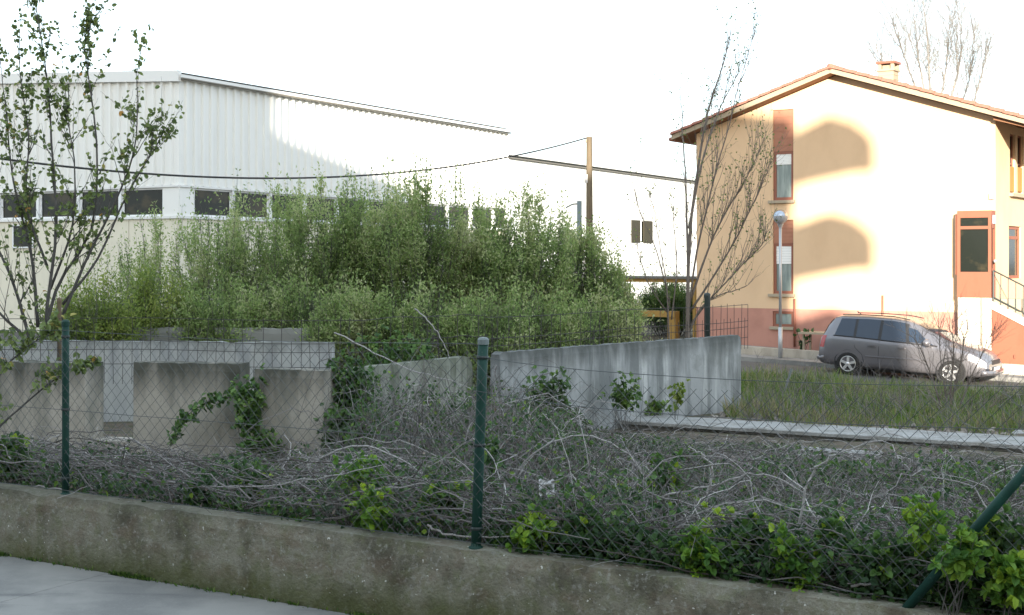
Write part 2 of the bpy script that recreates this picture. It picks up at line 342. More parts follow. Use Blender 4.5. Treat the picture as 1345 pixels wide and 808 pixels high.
# ------------------------------------------------------------------ low retaining wall along the pavement
g = Geo(); rows = []
prof = [(-.12, v) for v in np.linspace(0, 1, 9)]+[(-.06, 1), (.02, 1), (.10, 1), (.10, 0)]
S = np.arange(-15, 16, .06); V = []
for s in S:
    x0, y0 = sw(s, 0); zt = wall_top(s); zb = zpave(s)-.15
    for j, (w_, v) in enumerate(prof):
        z = zb+(zt-zb)*v
        d = noise.noise(Vector((s*4, z*4, 3)))*.012+noise.noise(Vector((s*14, z*14, 8)))*.008
        chip = max(0, noise.noise(Vector((s*2.3, 5, 5)))-.25)*.10 if v == 1 and w_ < 0 else 0
        if v == 1: z += noise.noise(Vector((s*5, w_*9, 1)))*.014-chip
        x, y = sw(s, w_-d+(chip*.5 if w_ < -.1 else 0)+(.02 if (v == 1 and w_ == -.12) else 0)); V.append((x, y, z))
n = len(prof)
g.add(V, [(i*n+j, (i+1)*n+j, (i+1)*n+j+1, i*n+j+1) for i in range(len(S)-1) for j in range(n-1)])
rw = g.build('retaining_wall', M['old_wall'], label='low lichened concrete retaining wall running along the pavement under the chain-link fence', category='wall')

# ------------------------------------------------------------------ old concrete panels of the plot
def panel(name, P, Q, z0, z1a, z1b, th, m, label, group=None, rough=.026, roundend=0, back=1):
    """upright slab from plan point P to Q, thickness th away from the camera"""
    P = np.array(P); Q = np.array(Q); d = Q-P; L = np.linalg.norm(d); d = d/L; nb = np.array([-d[1], d[0]])
    if nb[1] < 0: nb = -nb
    nb = nb*back
    us = np.arange(0, L+.001, L/max(2, int(L/.08))); g = Geo(); V = []
    pr = [(0, 0)]+[(0, v) for v in (.25, .5, .75, .93)]+[(.015, 1), (th-.015, 1), (th, .95), (th, 0)]
    for u in us:
        zt = z1a+(z1b-z1a)*u/L+(noise.noise(Vector((u*11+P[0], 2, P[1])))*.5+min(0, noise.noise(Vector((u*3.1+P[0], 7, P[1])))+.25)*1.6)*rough
        e = min(u, L-u)
        if roundend and e < roundend: zt -= (1-math.sqrt(max(0, 1-(1-e/roundend)**2)))*roundend*.6
        for (t, v) in pr:
            z = z0+(zt-z0)*v; o = noise.noise(Vector((u*3, z*3, P[0])))*rough*.5
            p = P+d*u+nb*(t+o); V.append((p[0], p[1], z))
    n = len(pr); q = [(i*n+j, (i+1)*n+j, (i+1)*n+j+1, i*n+j+1) for i in range(len(us)-1) for j in range(n-1)]
    g.add(V, q)
    N = len(us); e1 = list(range(n)); e2 = [(N-1)*n+k for k in range(n)]
    tri = [(e[0], e[k], e[k+1]) for e in (e1, e2) for k in range(1, n-1)]
    g.T.append(np.array(tri)); o = g.build(name, m)
    if label: props(o, label, 'concrete wall', group)
    return o
GP = 'old concrete panels in the plot'
panel('precast_wall', (-6.9, 17.5), (-5.28, 16.95), -.1, 1.22, 1.22, .38, M['panel'], 'cream stained concrete panel behind the left fence post, leftmost of the panels', GP)
panel('precast_wall', (-4.63, 16.76), (-3.28, 16.5), -.1, 1.25, 1.25, .33, M['panel'], 'wide stained concrete panel with dark top between the white recess and the ivy gap', GP)
panel('precast_wall', (-3.03, 16.1), (-2.17, 15.8), -.1, 1.22, 1.22, .30, M['panel'], 'narrow stained concrete panel just right of the ivy gap', GP)
g = Geo(); g.hexa([(-5.28, 16.97, -.1), (-4.64, 16.8, -.1), (-4.5, 17.2, -.1), (-5.2, 17.35, -.1), (-5.28, 16.97, .27), (-4.64, 16.8, .27), (-4.5, 17.2, .27), (-5.2, 17.35, .27)])
g.build('recess_sill', M['panel'], label='low concrete sill closing the foot of the white recess', category='sill')
panel('precast_wall', (-1.93, 16.4), (-.52, 18.15), -.1, 1.2, 1.24, .18, M['panel_moss'], 'mossy round-cornered concrete panel left of the middle green post, half hidden by ivy', GP, roundend=.18)
panel('precast_wall', (-.16, 18.6), (3.86, 23.1), -.12, 1.25, 1.25, .18, M['panel_grey'], 'long pale grey concrete panel with streaks at the centre of the plot', GP, roundend=.06)
panel('white_wall', (-9.5, 21.6), (-2.75, 20.9), -.1, 1.25, 1.25, .2, M['white_render'], None)
props(bpy.data.objects['white_wall'], 'weathered white rendered wall behind the stained panels on the left', 'wall')
panel('low_wall', (-8, 26.4), (-1.3, 25.3), -.15, 1.23, 1.23, .2, M['brick_block'], None)
props(bpy.data.objects['low_wall'], 'pale low wall strip seen just above the white wall and the mossy panel', 'wall')

# fallen slab strips and rubble on the ground
def slab(P, Q, wd, z0, z1, m, label):
    P = np.array(P); Q = np.array(Q); d = (Q-P)/np.linalg.norm(Q-P); nb = np.array([-d[1], d[0]]); nb = nb if nb[1] > 0 else -nb
    L = np.linalg.norm(Q-P); N = int(L/.15); g = Geo(); V = []
    for i in range(N+1):
        u = L*i/N; e = noise.noise(Vector((u*2.1, wd*7, 0)))*.025; zz = noise.noise(Vector((u*3, 4, wd)))*.008; c = P+d*u
        for t, z in ((e+.10, z0), (e+.10, z1-.055), (e, z1-.055), (e, z1+zz-.01), (e+.02, z1+zz), (wd+e*2, z1+zz), (wd+e*2, z0)):
            p = c+nb*t; V.append((p[0], p[1], z))
    g.add(V, [(i*7+j, (i+1)*7+j, (i+1)*7+j+1, i*7+j+1) for i in range(N) for j in range(6)]); g.add([V[0], V[1], V[5], V[6]], [(0, 1, 2, 3)]); g.add([V[2], V[3], V[4], V[5], V[1]], [(0, 1, 2, 3)]); g.add([V[-7], V[-6], V[-2], V[-1]], [(0, 1, 2, 3)]); g.add([V[-5], V[-4], V[-3], V[-6]], [(0, 1, 2, 3)])
    return g.build('concrete_strip', m, label=label, category='concrete strip', group='fallen concrete strips')
slab((1.62, 20.5), (7.6, 17.15), .92, -.05, .115, M['slab'], 'long pale concrete strip lying on the ground in front of the grass')
slab((7.0, 19.2), (9.2, 18.0), .45, -.05, .09, M['slab'], 'shorter pale concrete strip lying behind the long one at the right edge')
slab((3.55, 17.9), (4.6, 17.3), .28, -.05, .05, M['slab'], 'small broken concrete strip sunk in the brambles near the long one')
g = Geo()
for i in range(300):
    s = RNG.uniform(0, 1); t = RNG.normal()*.35; p = np.array([2.9, 21.0])+s*np.array([4.7, -2.6])+np.array([.49, .87])*(t+.3)
    r = RNG.uniform(.015, .07); ax = np.linalg.qr(RNG.normal(size=(3, 3)))[0]
    g.box((p[0], p[1], gz(p[0], p[1])+r*.4), (r, r*.7, r*.45), ax)
g.build('rubble', M['rubble'], kind='stuff', label='broken concrete and stones scattered behind the long strip', category='rubble')

# ------------------------------------------------------------------ chain-link fence on the retaining wall
fence = thing('chain_link_fence', 'green-posted chain-link fence standing on the low wall, sagging to the right', 'fence', (-3.71, 11.39, .55))
def fpost(s, z1, r, lean=(0, 0)):
    x, y = sw(s, 0); zb = wall_top(s)-.02
    g = Geo(); g.lathe((x, y, zb), [(r*1.5, 0), (r*1.5, .02), (r, .03), (r, .05)], n=12)
    g.tube([(x+lean[0]*t, y+lean[1]*t, zb+.02+(z1-zb-.02)*t) for t in (0, .35, .7, 1)], r, 12)
    o = g.build('post', M['green_paint'], fence, smooth=True)
    c = Geo(); X = (x+lean[0], y+lean[1], z1); c.lathe(X, [(r*1.12, -.03), (r*1.12, .004), (r*.8, .018), (0.001, .022)], n=12)
    cp = c.build('cap', M['cap'] if s > 1 else M['green_paint'], None); cp.parent = o; cp.matrix_parent_inverse = (Matrix.LocRotScale(fence.location, None, None) @ o.matrix_parent_inverse).inverted()
    for z in (zb+.15, (zb+z1)/2, z1-.12):
        b = Geo(); b.lathe((x+lean[0]*(z-zb)/(z1-zb), y+lean[1]*(z-zb)/(z1-zb), z), [(r*1.12, -.012), (r*1.25, 0), (r*1.12, .012)], n=12)
        bb = b.build('clamp', M['dark_green'], None); bb.parent = o; bb.matrix_parent_inverse = cp.matrix_parent_inverse.copy()
fpost(0, 1.975, .030); fpost(LK, 1.93, .036, (.05, .03)); fpost(2*LK+.15, 1.93, .034); fpost(-LK, 1.95, .03)
g = Geo(); x0, y0 = sw(1.745*LK, -.02); x1, y1 = sw(2*LK+.12, -.01)
g.tube([(x0, y0, wall_top(1.745*LK)-.03), (x0+(x1-x0)*.5, y0+(y1-y0)*.5, (wall_top(1.745*LK)-.03+1.84)/2+.01), (x1, y1, 1.84)], .029, 12)
g.build('brace', M['green_paint'], fence, smooth=True, label='slanting green brace leaning to the corner post at right')
def fence_top(s):
    if s <= LK: 
        f = (s/LK) % 1; return 1.91-.03*math.sin(f*math.pi)
    f = (s-LK)/LK; return 1.78-.045*math.sin(min(1, f)*math.pi)+.05*math.exp(-f*9)
def fsag(s, z): return .035*noise.noise(Vector((s*1.1, z*1.4, 2)))+.015*noise.noise(Vector((s*4, z*4, 9)))+(.06*smooth(.1, .5, (s-LK)/LK)*(1.8-z) if s > LK else 0)
g = Geo(); pitch = .104; K = 9; PL = []
s_lo, s_hi = -1.0*LK, 2.03*LK
for sgn in (1, -1):
    for s0 in np.arange(s_lo-1.6, s_hi+1.6, pitch):
        # diagonal climbing from the wall to the top wire
        pts = []
        for t in np.linspace(0, 1, 16):
            z = .53+t*1.42; s = s0+sgn*(z-.53)*.98
            if s < s_lo or s > s_hi: continue
            if z > fence_top(s) or z < wall_top(s)+.02: continue
            pts.append((*sw(s, -.035+fsag(s, z)), z))
        if len(pts) >= 4:
            P = np.array(pts); ii = np.linspace(0, len(P)-1, K); P = np.stack([np.interp(ii, np.arange(len(P)), P[:, c]) for c in range(3)], 1); PL.append(P)
g.tubes(np.array(PL), .0019, 3)
g.build('wire_mesh', M['wire'], fence, kind='stuff')
for nm, zf in (('top_wire', lambda s: fence_top(s)), ('middle_wire', lambda s: fence_top(s)-.245 if s > LK else 1.25-.02*s/LK), ('bottom_wire', lambda s: wall_top(s)+.035)):
    g = Geo()
    for a, b in ((-LK, 0), (0, LK), (LK, 2.03*LK)):
        g.tube([(*sw(s, -.04+fsag(s, zf(s)) if a < s < b else -.03), zf(min(b, max(a+.001, s)))) for s in np.linspace(a, b, 24)], .0027, 4)
    g.build(nm, M['wire'], fence)

# welded wire fence behind the panels
wf = thing('wire_fence', 'dark welded wire fence rising above the concrete panels in front of the thicket', 'fence', (-2, 17.4, 0))
segs = [((-7.4, 18.1), (-2.05, 17.25)), ((-2.05, 17.25), (-1.0, 18.75)), ((-1.0, 18.75), (-.36, 19.1)), ((-.36, 19.1), (4.3, 25.0))]
vert = Geo(); hor = Geo()
for si, (P, Q) in enumerate(segs):
    P = np.array(P); Q = np.array(Q); L = np.linalg.norm(Q-P); n = int(L/.125)
    for i in range(n+1):
        p = P+(Q-P)*i/n; f = i/n
        full = (i % 2 == 0); bend = RNG.normal()*.012
        z1 = (1.74 if si < 3 else 1.70)+(RNG.uniform(-.02, .05)) if full else 1.47
        if RNG.random() < .06: z1 -= .25
        vert.tube([(p[0], p[1], .9), (p[0]+bend*.5, p[1], 1.3), (p[0]+bend, p[1]+bend, z1)], .0050, 4)
    for z in (1.745, 1.45, 1.34, 1.15):
        N = 14; hor.tube([(*(P+(Q-P)*t), z-.012*math.sin(t*math.pi*3)+(0 if si < 3 else -.04)) for t in np.linspace(0, 1, N)], .0048, 4)
vert.build('vertical_wire', M['rebar'], wf, kind='stuff'); hor.build('horizontal_wire', M['rebar'], wf)
for (px, ya, yb, Y, r, m) in ((929, 387, 470, 24.3, .055, 'dark_green'), (78, 394, 470, 18.0, .03, 'pole')):
    g = Geo(); a = at(px, ya, Y); g.tube([(a[0], Y, -.1), (a[0], Y, a[2]-.04), (a[0], Y, a[2])], r, 10)
    g.lathe((a[0], Y, a[2]), [(r*1.1, -.03), (r*1.1, .01), (r*.5, .03), (.001, .035)], n=10)
    g.build('post', M[m], wf, smooth=True, label=None if m == 'dark_green' else 'pale slender fence stake')
# pale stakes
for (px, py0, py1, Y, dx, lab) in ((648, 475, 580, 19.0, 0, 'thin pale stake standing in the gap right of the middle green post'), (1040, 484, 506, 27.5, .17, 'pale leaning stake standing in the grass before the lamp post')):
    g = Geo(); a = at(px, py1, Y); b = at(px, py0, Y); gz_ = gz(a[0], Y)
    g.tube([(a[0]-dx, Y, gz_-.05), ((a[0]*2-dx)/2, Y, (b[2]+gz_)/2), (b[0]+.0, Y, b[2])], .014 if dx == 0 else .022, 6)
    g.build('stake', M['cap'], label=lab, category='stake')

# ------------------------------------------------------------------ building helpers
class Frame:
    """local frame of a facade: u along it, n outward towards the viewer, z up"""
    def __init__(s, P, Q, n_to=(0, 0)):
        s.P = np.array(P, float); s.Q = np.array(Q, float); s.L = float(np.linalg.norm(s.Q-s.P)); s.d = (s.Q-s.P)/s.L
        n = np.array([-s.d[1], s.d[0]]); s.n = n if n@(np.array(n_to)-s.P) > 0 else -n
    def __call__(s, u, n, z): p = s.P+s.d*u+s.n*n; return (float(p[0]), float(p[1]), float(z))
    def u(s, px): x, y, k = onl(s.P, s.Q, px); return k*s.L
    def z(s, px, py): x, y, k = onl(s.P, s.Q, px); return zat(py, y)
    def ax(s): return [(s.d[0], s.d[1], 0), (s.n[0], s.n[1], 0), (0, 0, 1)]
    def box(s, g, u0, u1, n0, n1, z0, z1):
        return g.box(s((u0+u1)/2, (n0+n1)/2, (z0+z1)/2), (abs(u1-u0)/2, abs(n1-n0)/2, abs(z1-z0)/2), s.ax())
def holed_wall(fr, name, m, parent, u0, u1, z0, top, holes, depth=.15, kw={}):
    """wall face with real openings; top: function of u; holes: (u0,u1,z0,z1) with reveals"""
    us = sorted({u0, u1}|{h[0] for h in holes}|{h[1] for h in holes}|set(top[1] if isinstance(top, tuple) else ()))
    tf = top[0] if isinstance(top, tuple) else top
    g = Geo()
    for a, b in zip(us[:-1], us[1:]):
        if b-a < 1e-6: continue
        cuts = sorted((h[2], h[3]) for h in holes if h[0] <= a+1e-6 and h[1] >= b-1e-6)
        z = z0
        for (c, d) in cuts:
            if c > z: g.add([fr(a, 0, z), fr(b, 0, z), fr(b, 0, c), fr(a, 0, c)], [(0, 1, 2, 3)])
            z = d
        g.add([fr(a, 0, z), fr(b, 0, z), fr(b, 0, tf(b)), fr(a, 0, tf(a))], [(0, 1, 2, 3)])
    for (a, b, c, d) in holes:
        for p in ([(a, c), (b, c)], [(b, c), (b, d)], [(b, d), (a, d)], [(a, d), (a, c)]):
            (ua, za), (ub, zb) = p
            g.add([fr(ua, 0, za), fr(ub, 0, zb), fr(ub, -depth, zb), fr(ua, -depth, za)], [(0, 1, 2, 3)])
    return g.build(name, m, parent, **kw)
def sub(o, parent, root):
    """make o (world-space mesh) a sub-part of parent which is itself a child of root"""
    o.parent = parent; o.matrix_parent_inverse = (Matrix.LocRotScale(root.location, root.rotation_euler, None) @ parent.matrix_parent_inverse).inverted(); return o
def window(fr, root, u0, u1, z0, z1, n, fm, gm, fw=.06, mull=(), trans=(), name='window', paneparts=True):
    """frame ring + panes, centred at depth n"""
    g = Geo()
    fr.box(g, u0, u0+fw, n-.03, n+.03, z0, z1); fr.box(g, u1-fw, u1, n-.03, n+.03, z0, z1)
    fr.box(g, u0+fw, u1-fw, n-.03, n+.03, z0, z0+fw); fr.box(g, u0+fw, u1-fw, n-.03, n+.03, z1-fw, z1)
    for u in mull: fr.box(g, u-fw/2, u+fw/2, n-.028, n+.028, z0+fw, z1-fw)
    for z in trans: fr.box(g, u0+fw, u1-fw, n-.026, n+.026, z-fw/2, z+fw/2)
    w_ = g.build(name, fm, root)
    uu = [u0+fw]+list(mull)+[u1-fw]; zz = [z0+fw]+list(trans)+[z1-fw]
    for a, b in zip(uu[:-1], uu[1:]):
        for c, d in zip(zz[:-1], zz[1:]):
            p = Geo(); fr.box(p, a, b, n-.012, n-.004, c, d); sub(p.build('pane', gm, None), w_, root)
    return w_

# ------------------------------------------------------------------ peach house
HF = Frame((5.77, 42.86), (13.3, 37.7))
HS = Frame((13.3, 37.7), (13.3+.565*8, 37.7+.825*8), (30, 30))
HB = -.75; EZL = zat(176, 42.86); EZR = EZL-.02
house = thing('house', 'peach two-storey gabled house with pink base, terracotta window strips and clay tiled roof', 'house', (9.5, 40.3, -.3))
ur = HF.u(1098); zr = HF.z(1098, 99)
def gable(u): return EZL+(zr-EZL)*u/ur if u < ur else zr+(EZR-zr)*(u-ur)/(HF.L-ur)
su0, su1 = HF.u(1015), HF.u(1042); Z = lambda py: HF.z(1028, py)
bandz = HF.z(1000, 405)
holes = [(su0, su1, Z(263), Z(144)), (su0, su1, Z(386), Z(289)), (su0, su1, Z(429), Z(409))]
def bandtop(u): return bandz
holed_wall(HF, 'gable_wall', M['peach'], house, 0, HF.L, bandz, (gable, (ur,)), holes[:2], .16)
holed_wall(HF, 'base_wall', M['pink'], house, 0, HF.L, HB, lambda u: bandz, [holes[2]], .16)
g = Geo(); d2 = 9.5
g.add([HF(0, 0, HB), HF(0, -d2, HB), HF(0, -d2, EZL), HF(0, 0, EZL)], [(0, 1, 2, 3)])
g.add([HF(0, -d2, HB), HF(HF.L, -d2, HB), HF(HF.L, -d2, EZR), HF(0, -d2, EZL)], [(0, 1, 2, 3)]); g.add([HF(0, -d2, EZL), HF(HF.L, -d2, EZR), HF(ur, -d2, zr)], None, [(0, 1, 2)])
g.build('rear_wall', M['peach'], house)
# right-hand facade with openings
sw_win = [(HS.u(1326.5)-.0, HS.u(1333.5), HS.z(1330, 254), HS.z(1330, 176)), (HS.u(1336.5), HS.u(1344), HS.z(1340, 254), HS.z(1340, 178))]
sd_ = (HS.u(1325), HS.u(1341), HS.z(1330, 366), HS.z(1330, 297))
holed_wall(HS, 'side_wall', M['peach'], house, 0, d2, HB, lambda u: EZR, sw_win+[sd_], .14)
for h in sw_win: 
    window(HS, house, *h, -.10, M['terra_frame'], M['glass_dark'], .05, trans=[(h[2]+h[3])/2])
    s = Geo(); HS.box(s, h[0], h[1], -.06, -.03, h[2]+.05, h[2]+(h[3]-h[2])*.45); s.build('shutter', M['ochre'], house)
g = Geo(); HS.box(g, sw_win[0][0]-.1, sw_win[1][1]+.2, -.02, .12, sw_win[0][2]-.10, sw_win[0][2]-.003); g.build('sill', M['sill'], house)
window(HS, house, *sd_, -.08, M['orange'], M['glass_dark'], .09, trans=[sd_[2]+(sd_[3]-sd_[2])*.78], name='side_door')
# window strips of the gable
for (zb_, zm, zt, bl) in ((Z(263), Z(200), Z(144), .22), (Z(386), Z(321), Z(289), .36)):
    g = Geo(); HF.box(g, su0+.003, su1-.003, -.10, -.045, zm+.03, zt-.004)
    nslat = 1
    pn = g.build('lintel_panel', M['terra'], house)
    for k in range(1, 6):
        s = Geo(); zz = zm+(zt-zm)*k/6; HF.box(s, su0+.01, su1-.01, -.046, -.036, zz-.012, zz+.012)
        sub(s.build('panel_joint', M['terra'], None), pn, house)
    window(HF, house, su0+.004, su1-.004, zb_+.003, zm+.03, -.09, M['terra_frame'], M['curtain'], .085)
    b = Geo(); hh = (zm-zb_)*bl
    for k in range(7):
        HF.box(b, su0+.09, su1-.09, -.088, -.075+.006*(k % 2), zm-.055-hh*(k+1)/7+.004, zm-.055-hh*k/7)
    b.build('roller_blind', M['blind'], house)
    s = Geo(); HF.box(s, su0-.12, su1+.06, -.03, .09, zb_-.09, zb_-.003); s.build('sill', M['sill'], house)
window(HF, house, su0+.004, su1-.004, Z(429)+.003, Z(409)-.004, -.06, M['terra_frame'], M['curtain'], .07)
s = Geo(); HF.box(s, su0-.08, su1+.05, -.03, .07, Z(433), Z(429)-.003); s.build('sill', M['sill'], house)
g = Geo(); up = HF.u(1044.5); g.tube([HF(up, .06, Z(455)), HF(up, .06, Z(392))], .035, 8); g.build('drainpipe', M['terra_frame'], house, smooth=True)
g = Geo(); up = HF.u(1160); g.tube([HF(up, .05, HF.z(1160, 460)), HF(up, .05, HF.z(1160, 388))], .028, 8); g.build('wall_pipe', M['terra_frame'], house, smooth=True)
g = Geo(); HF.box(g, HF.u(1303)-.06, HF.u(1303)+.06, 0, .07, HF.z(1303, 262), HF.z(1303, 254)); g.build('wall_lamp', M['steel'], house)
# roof
ov = .38; ovn = .42
def rz(u): return gable(max(-9, u)) if u > 0 else EZL+(zr-EZL)*u/ur
def rz2(u): return zr+(EZR-zr)*(u-ur)/(HF.L-ur)
uL, uR = HF.u(891), HF.L+1.45
for side, (ua, ub, f) in (('l', (uL, ur, lambda u: EZL+(zr-EZL)*u/ur)), ('r', (ur, uR, rz2))):
    g = Geo(); t0, t1 = .015, .15
    g.hexa([HF(ua, ovn, f(ua)+t0), HF(ub, ovn, f(ub)+t0), HF(ub, -d2-.4, f(ub)+t0), HF(ua, -d2-.4, f(ua)+t0),
            HF(ua, ovn, f(ua)+t1), HF(ub, ovn, f(ub)+t1), HF(ub, -d2-.4, f(ub)+t1), HF(ua, -d2-.4, f(ua)+t1)])
    rf = g.build('roof_slope', M['soffit'], house)
    g = Geo()   # verge board
    g.hexa([HF(ua-.01, ovn, f(ua)+.02), HF(ub, ovn, f(ub)+.02), HF(ub, ovn+.035, f(ub)+.02), HF(ua-.01, ovn+.035, f(ua)+.02)][::1]+
           [HF(ua-.01, ovn, f(ua)+.165), HF(ub, ovn, f(ub)+.165), HF(ub, ovn+.035, f(ub)+.165), HF(ua-.01, ovn+.035, f(ua)+.165)])
    sub(g.build('verge_board', M['cream_trim'], None), rf, house)
    # verge tiles one by one, field tiles as joined rows
    n = int(abs(ub-ua)/.36); proto = None
    for k in range(n):
        a = ua+(ub-ua)*k/n; b = ua+(ub-ua)*(k+1)/n
        jz = .012*math.sin(k*12.9)
        lo, hi = (a, b) if f(a) < f(b) else (b, a); dd = (hi-lo)*.08
        prof_ = [(.105*math.cos(t), .115*math.sin(t)) for t in np.linspace(0, math.pi, 6)]
        V = [HF(lo-dd, ovn+.0+c, f(lo-dd)+.165+s_*.9+jz+.018) for c, s_ in prof_]+[HF(hi, ovn+c*.85, f(hi)+.165+s_*.8+jz) for c, s_ in prof_]
        g = Geo(); g.add(V, [(i, i+1, 7+i, 6+i) for i in range(5)]+[(0, 1, 2, 3), (0, 3, 4, 5)])
        sub(g.build('verge_tile', M['tile'], None), rf, house)
    g = Geo(); nr = int((d2+.3)/.21); nn = np.linspace(ovn-.1, -d2-.38, nr*4+1)
    V = []
    for k in range(n+1):
        a = ua+(ub-ua)*k/n
        for j, q in enumerate(nn): V.append(HF(a, q, f(a)+.17+.045*math.sin(j*math.pi/2)+.02*(k % 2)))
    m_ = len(nn); g.add(V, [(i*m_+j, (i+1)*m_+j, (i+1)*m_+j+1, i*m_+j+1) for i in range(n) for j in range(m_-1)])
    o = sub(g.build('roof_tiles', M['tile'], None), rf, house); o['kind'] = 'stuff'
    ue = uL if side == 'l' else uR
    g = Geo(); g.tube([HF(ue+(-.05 if side == 'l' else .05), q, f(ue)+.04) for q in (ovn+.02, 0, -d2-.3)], .065, 10)
    sub(g.build('gutter', M['steel'] if side == 'r' else M['terra_frame'], None, smooth=True), rf, house)
g = Geo(); g.tube([HF(ur, q, zr+.20) for q in np.linspace(ovn+.06, -d2-.4, 20)], .10, 8); g.build('ridge_tiles', M['tile'], house, smooth=True)
# rafters under the right eave
for k in range(7):
    g = Geo(); q = .28-k*1.2
    g.hexa([HF(HF.L+.02, q, rz2(HF.L)-.10), HF(uR-.1, q, rz2(uR)-.02), HF(uR-.1, q-.09, rz2(uR)-.02), HF(HF.L+.02, q-.09, rz2(HF.L)-.10),
            HF(HF.L+.02, q, rz2(HF.L)+.012), HF(uR-.1, q, rz2(uR)+.05), HF(uR-.1, q-.09, rz2(uR)+.05), HF(HF.L+.02, q-.09, rz2(HF.L)+.012)])
    g.build('rafter', M['soffit'], house)
# chimney
nch = -3.2; Yc = HF(HF.u(1167), nch, 0)[1]
uc = HF.u(1167)*1.0; 
for _ in range(8):
    x, y, _z = HF(uc, nch, 0); uc += ((1167-CX)/F*y-x)/HF.d[0]*.8
zc0 = rz2(uc)-.1; yc = HF(uc, nch, 0)[1]; zc1 = zat(84, yc)
g = Geo(); HF.box(g, uc-.24, uc+.24, nch-.24, nch+.24, zc0, zc1-.25); HF.box(g, uc-.28, uc+.28, nch-.28, nch+.28, zc1-.25, zc1-.19)
for a in (-1, 1):
    for b in (-1, 1): HF.box(g, uc+a*.2-.05, uc+a*.2+.05, nch+b*.2-.05, nch+b*.2+.05, zc1-.19, zc1-.02)
HF.box(g, uc-.14, uc+.14, nch-.14, nch+.14, zc1-.19, zc1-.04)
ch = g.build('chimney', M['cream_trim'], house)
for zz in (zc1-.36, zc1-.5):
    s = Geo(); HF.box(s, uc-.25, uc+.25, nch-.25, nch+.25, zz-.012, zz+.012); sub(s.build('brick_course', M['sill'], None), ch, house)
g = Geo(); HF.box(g, uc-.30, uc+.30, nch-.30, nch+.30, zc1-.02, zc1+.05); sub(g.build('chimney_cap', M['terra_frame'], None), ch, house)
# glazed porch, on a white block, with steps to its right
PN = .42
def up_(px, n=PN):   # u of a pixel column on the plane n in front of the gable
    P = HF.P+HF.n*n; x, y, k = onl(P, P+HF.d, px); return k
def zp_(px, py, n=PN): P = HF.P+HF.n*n; x, y, k = onl(P, P+HF.d, px); return zat(py, y)
p0, p1 = up_(1257), up_(1302)
pz0, pz1, pz2 = zp_(1280, 391), zp_(1280, 281), zp_(1280, 468)
porch = Geo(); HF.box(porch, p0, p1, .003, PN, pz1-.02, pz1+.09); pr = porch.build('porch_roof', M['orange'], house)
g = Geo(); HF.box(g, p0, p1, PN-.06, PN, pz0, pz0+.62); HF.box(g, p0, p0+.06, .003, PN-.06, pz0, pz0+.62); g.build('porch_panel', M['orange'], house)
wz0, wz1, wzt = pz0+.62, pz1-.02, zp_(1280, 299)
window(HF, house, p0, p1, wz0, wz1, PN-.03, M['orange'], M['glass_dark'], .085, trans=[wzt], name='porch_window')
PSL = Frame(HF(p0, .003, 0)[:2], HF(p0, PN, 0)[:2], (0, 0)); 
window(PSL, house, 0, PN-.065, wz0, wz1, -.03, M['orange'], M['glass_dark'], .08, name='porch_window')
PSR = Frame(HF(p1, PN, 0)[:2], HF(p1, .003, 0)[:2], (30, 0))
window(PSR, house, .003, PSR.L, pz0, wz1-.28, -.03, M['orange'], M['glass_dark'], .10, trans=[pz0+.75], name='porch_door')
g = Geo(); PSR.box(g, .003, PSR.L, -.05, 0, wz1-.28, wz1); g.build('porch_side_panel', M['orange'], house)
g = Geo(); PSR.box(g, .15, PSR.L-.1, 0, .03, wz1-.25, wz1-.02); g.build('porch_sign', mat('pale_blue_board', (.36, .50, .66), .5, .4), house)
g = Geo(); c = PSR(.14, .06, pz0+1.0); g.lathe(c, [(.001, -.05), (.04, -.03), (.04, .03), (.001, .05)], n=10); g.build('door_knob', M['steel'], house, smooth=True)
white = mat('white_block_render', (.66, .60, .50), .9, .15, layers=[((2, 2, 1), 5, (.56, .50, .41), .45, .65, .6)])
g = Geo(); HF.box(g, p0+.02, p1-.003, .003, PN-.02, HB, pz0-.003); g.build('porch_plinth', white, house)
g = Geo(); q = HF(up_(1290), PN+.03, 0); g.tube([(q[0], q[1], pz2), (q[0], q[1], pz0)], .025, 8); g.build('drainpipe', M['sill'], house, smooth=True)
# steps descend to the right along the gable direction
ns = 8; sl = 2.5; zt_ = pz0-.02; zb_ = -.6; st = Geo()
for k in range(ns):
    a = p1+.05+.75*(1 if k else 0)+sl*max(0, k-1)/ns if k else p1; b = p1+.75+sl*k/ns+.0
    HF.box(st, a if k else p1+.003, b+.02, .004, PN-.06, zt_-(zt_-zb_)*(k+1)/(ns+1)-.12, zt_-(zt_-zb_)*k/(ns+1)-.001*k)
stp = st.build('steps', M['sill'], house)
g = Geo(); za = pz0-.30; ua = p1+.003; ub = p1+.75+sl
g.hexa([HF(ua, PN-.055, HB), HF(ub, PN-.055, HB), HF(ub, PN-.01, HB), HF(ua, PN-.01, HB),
        HF(ua, PN-.055, za), HF(ub, PN-.055, HB+.3), HF(ub, PN-.01, HB+.3), HF(ua, PN-.01, za)])
g.build('stair_panel', M['orange'], house)
g = Geo(); hx = p1+.62; g.tube([HF(hx, PN+.02, -.12), HF(hx, PN+.03, -.02)], .02, 6); g.build('panel_handle', M['terra_frame'], house)
g = Geo(); g.hexa([HF(ua, PN-.05, za+.003), HF(ub, PN-.05, HB+.303), HF(ub, PN+.02, HB+.303), HF(ua, PN+.02, za+.003), HF(ua, PN-.05, za+.22), HF(ub, PN-.05, HB+.5), HF(ub, PN+.02, HB+.5), HF(ua, PN+.02, za+.22)])
g.build('stair_string', white, house)
rail = Geo(); N = 16
def rzf(u): return za+.22+(HB+.5-za-.22)*(u-ua)/(ub-ua)
for k in range(N+1):
    u = ua+.05+(ub-ua-.1)*k/N; rail.tube([HF(u, PN-.02, rzf(u)), HF(u, PN-.02, rzf(u)+.85)], .012 if k % 5 else .022, 5)
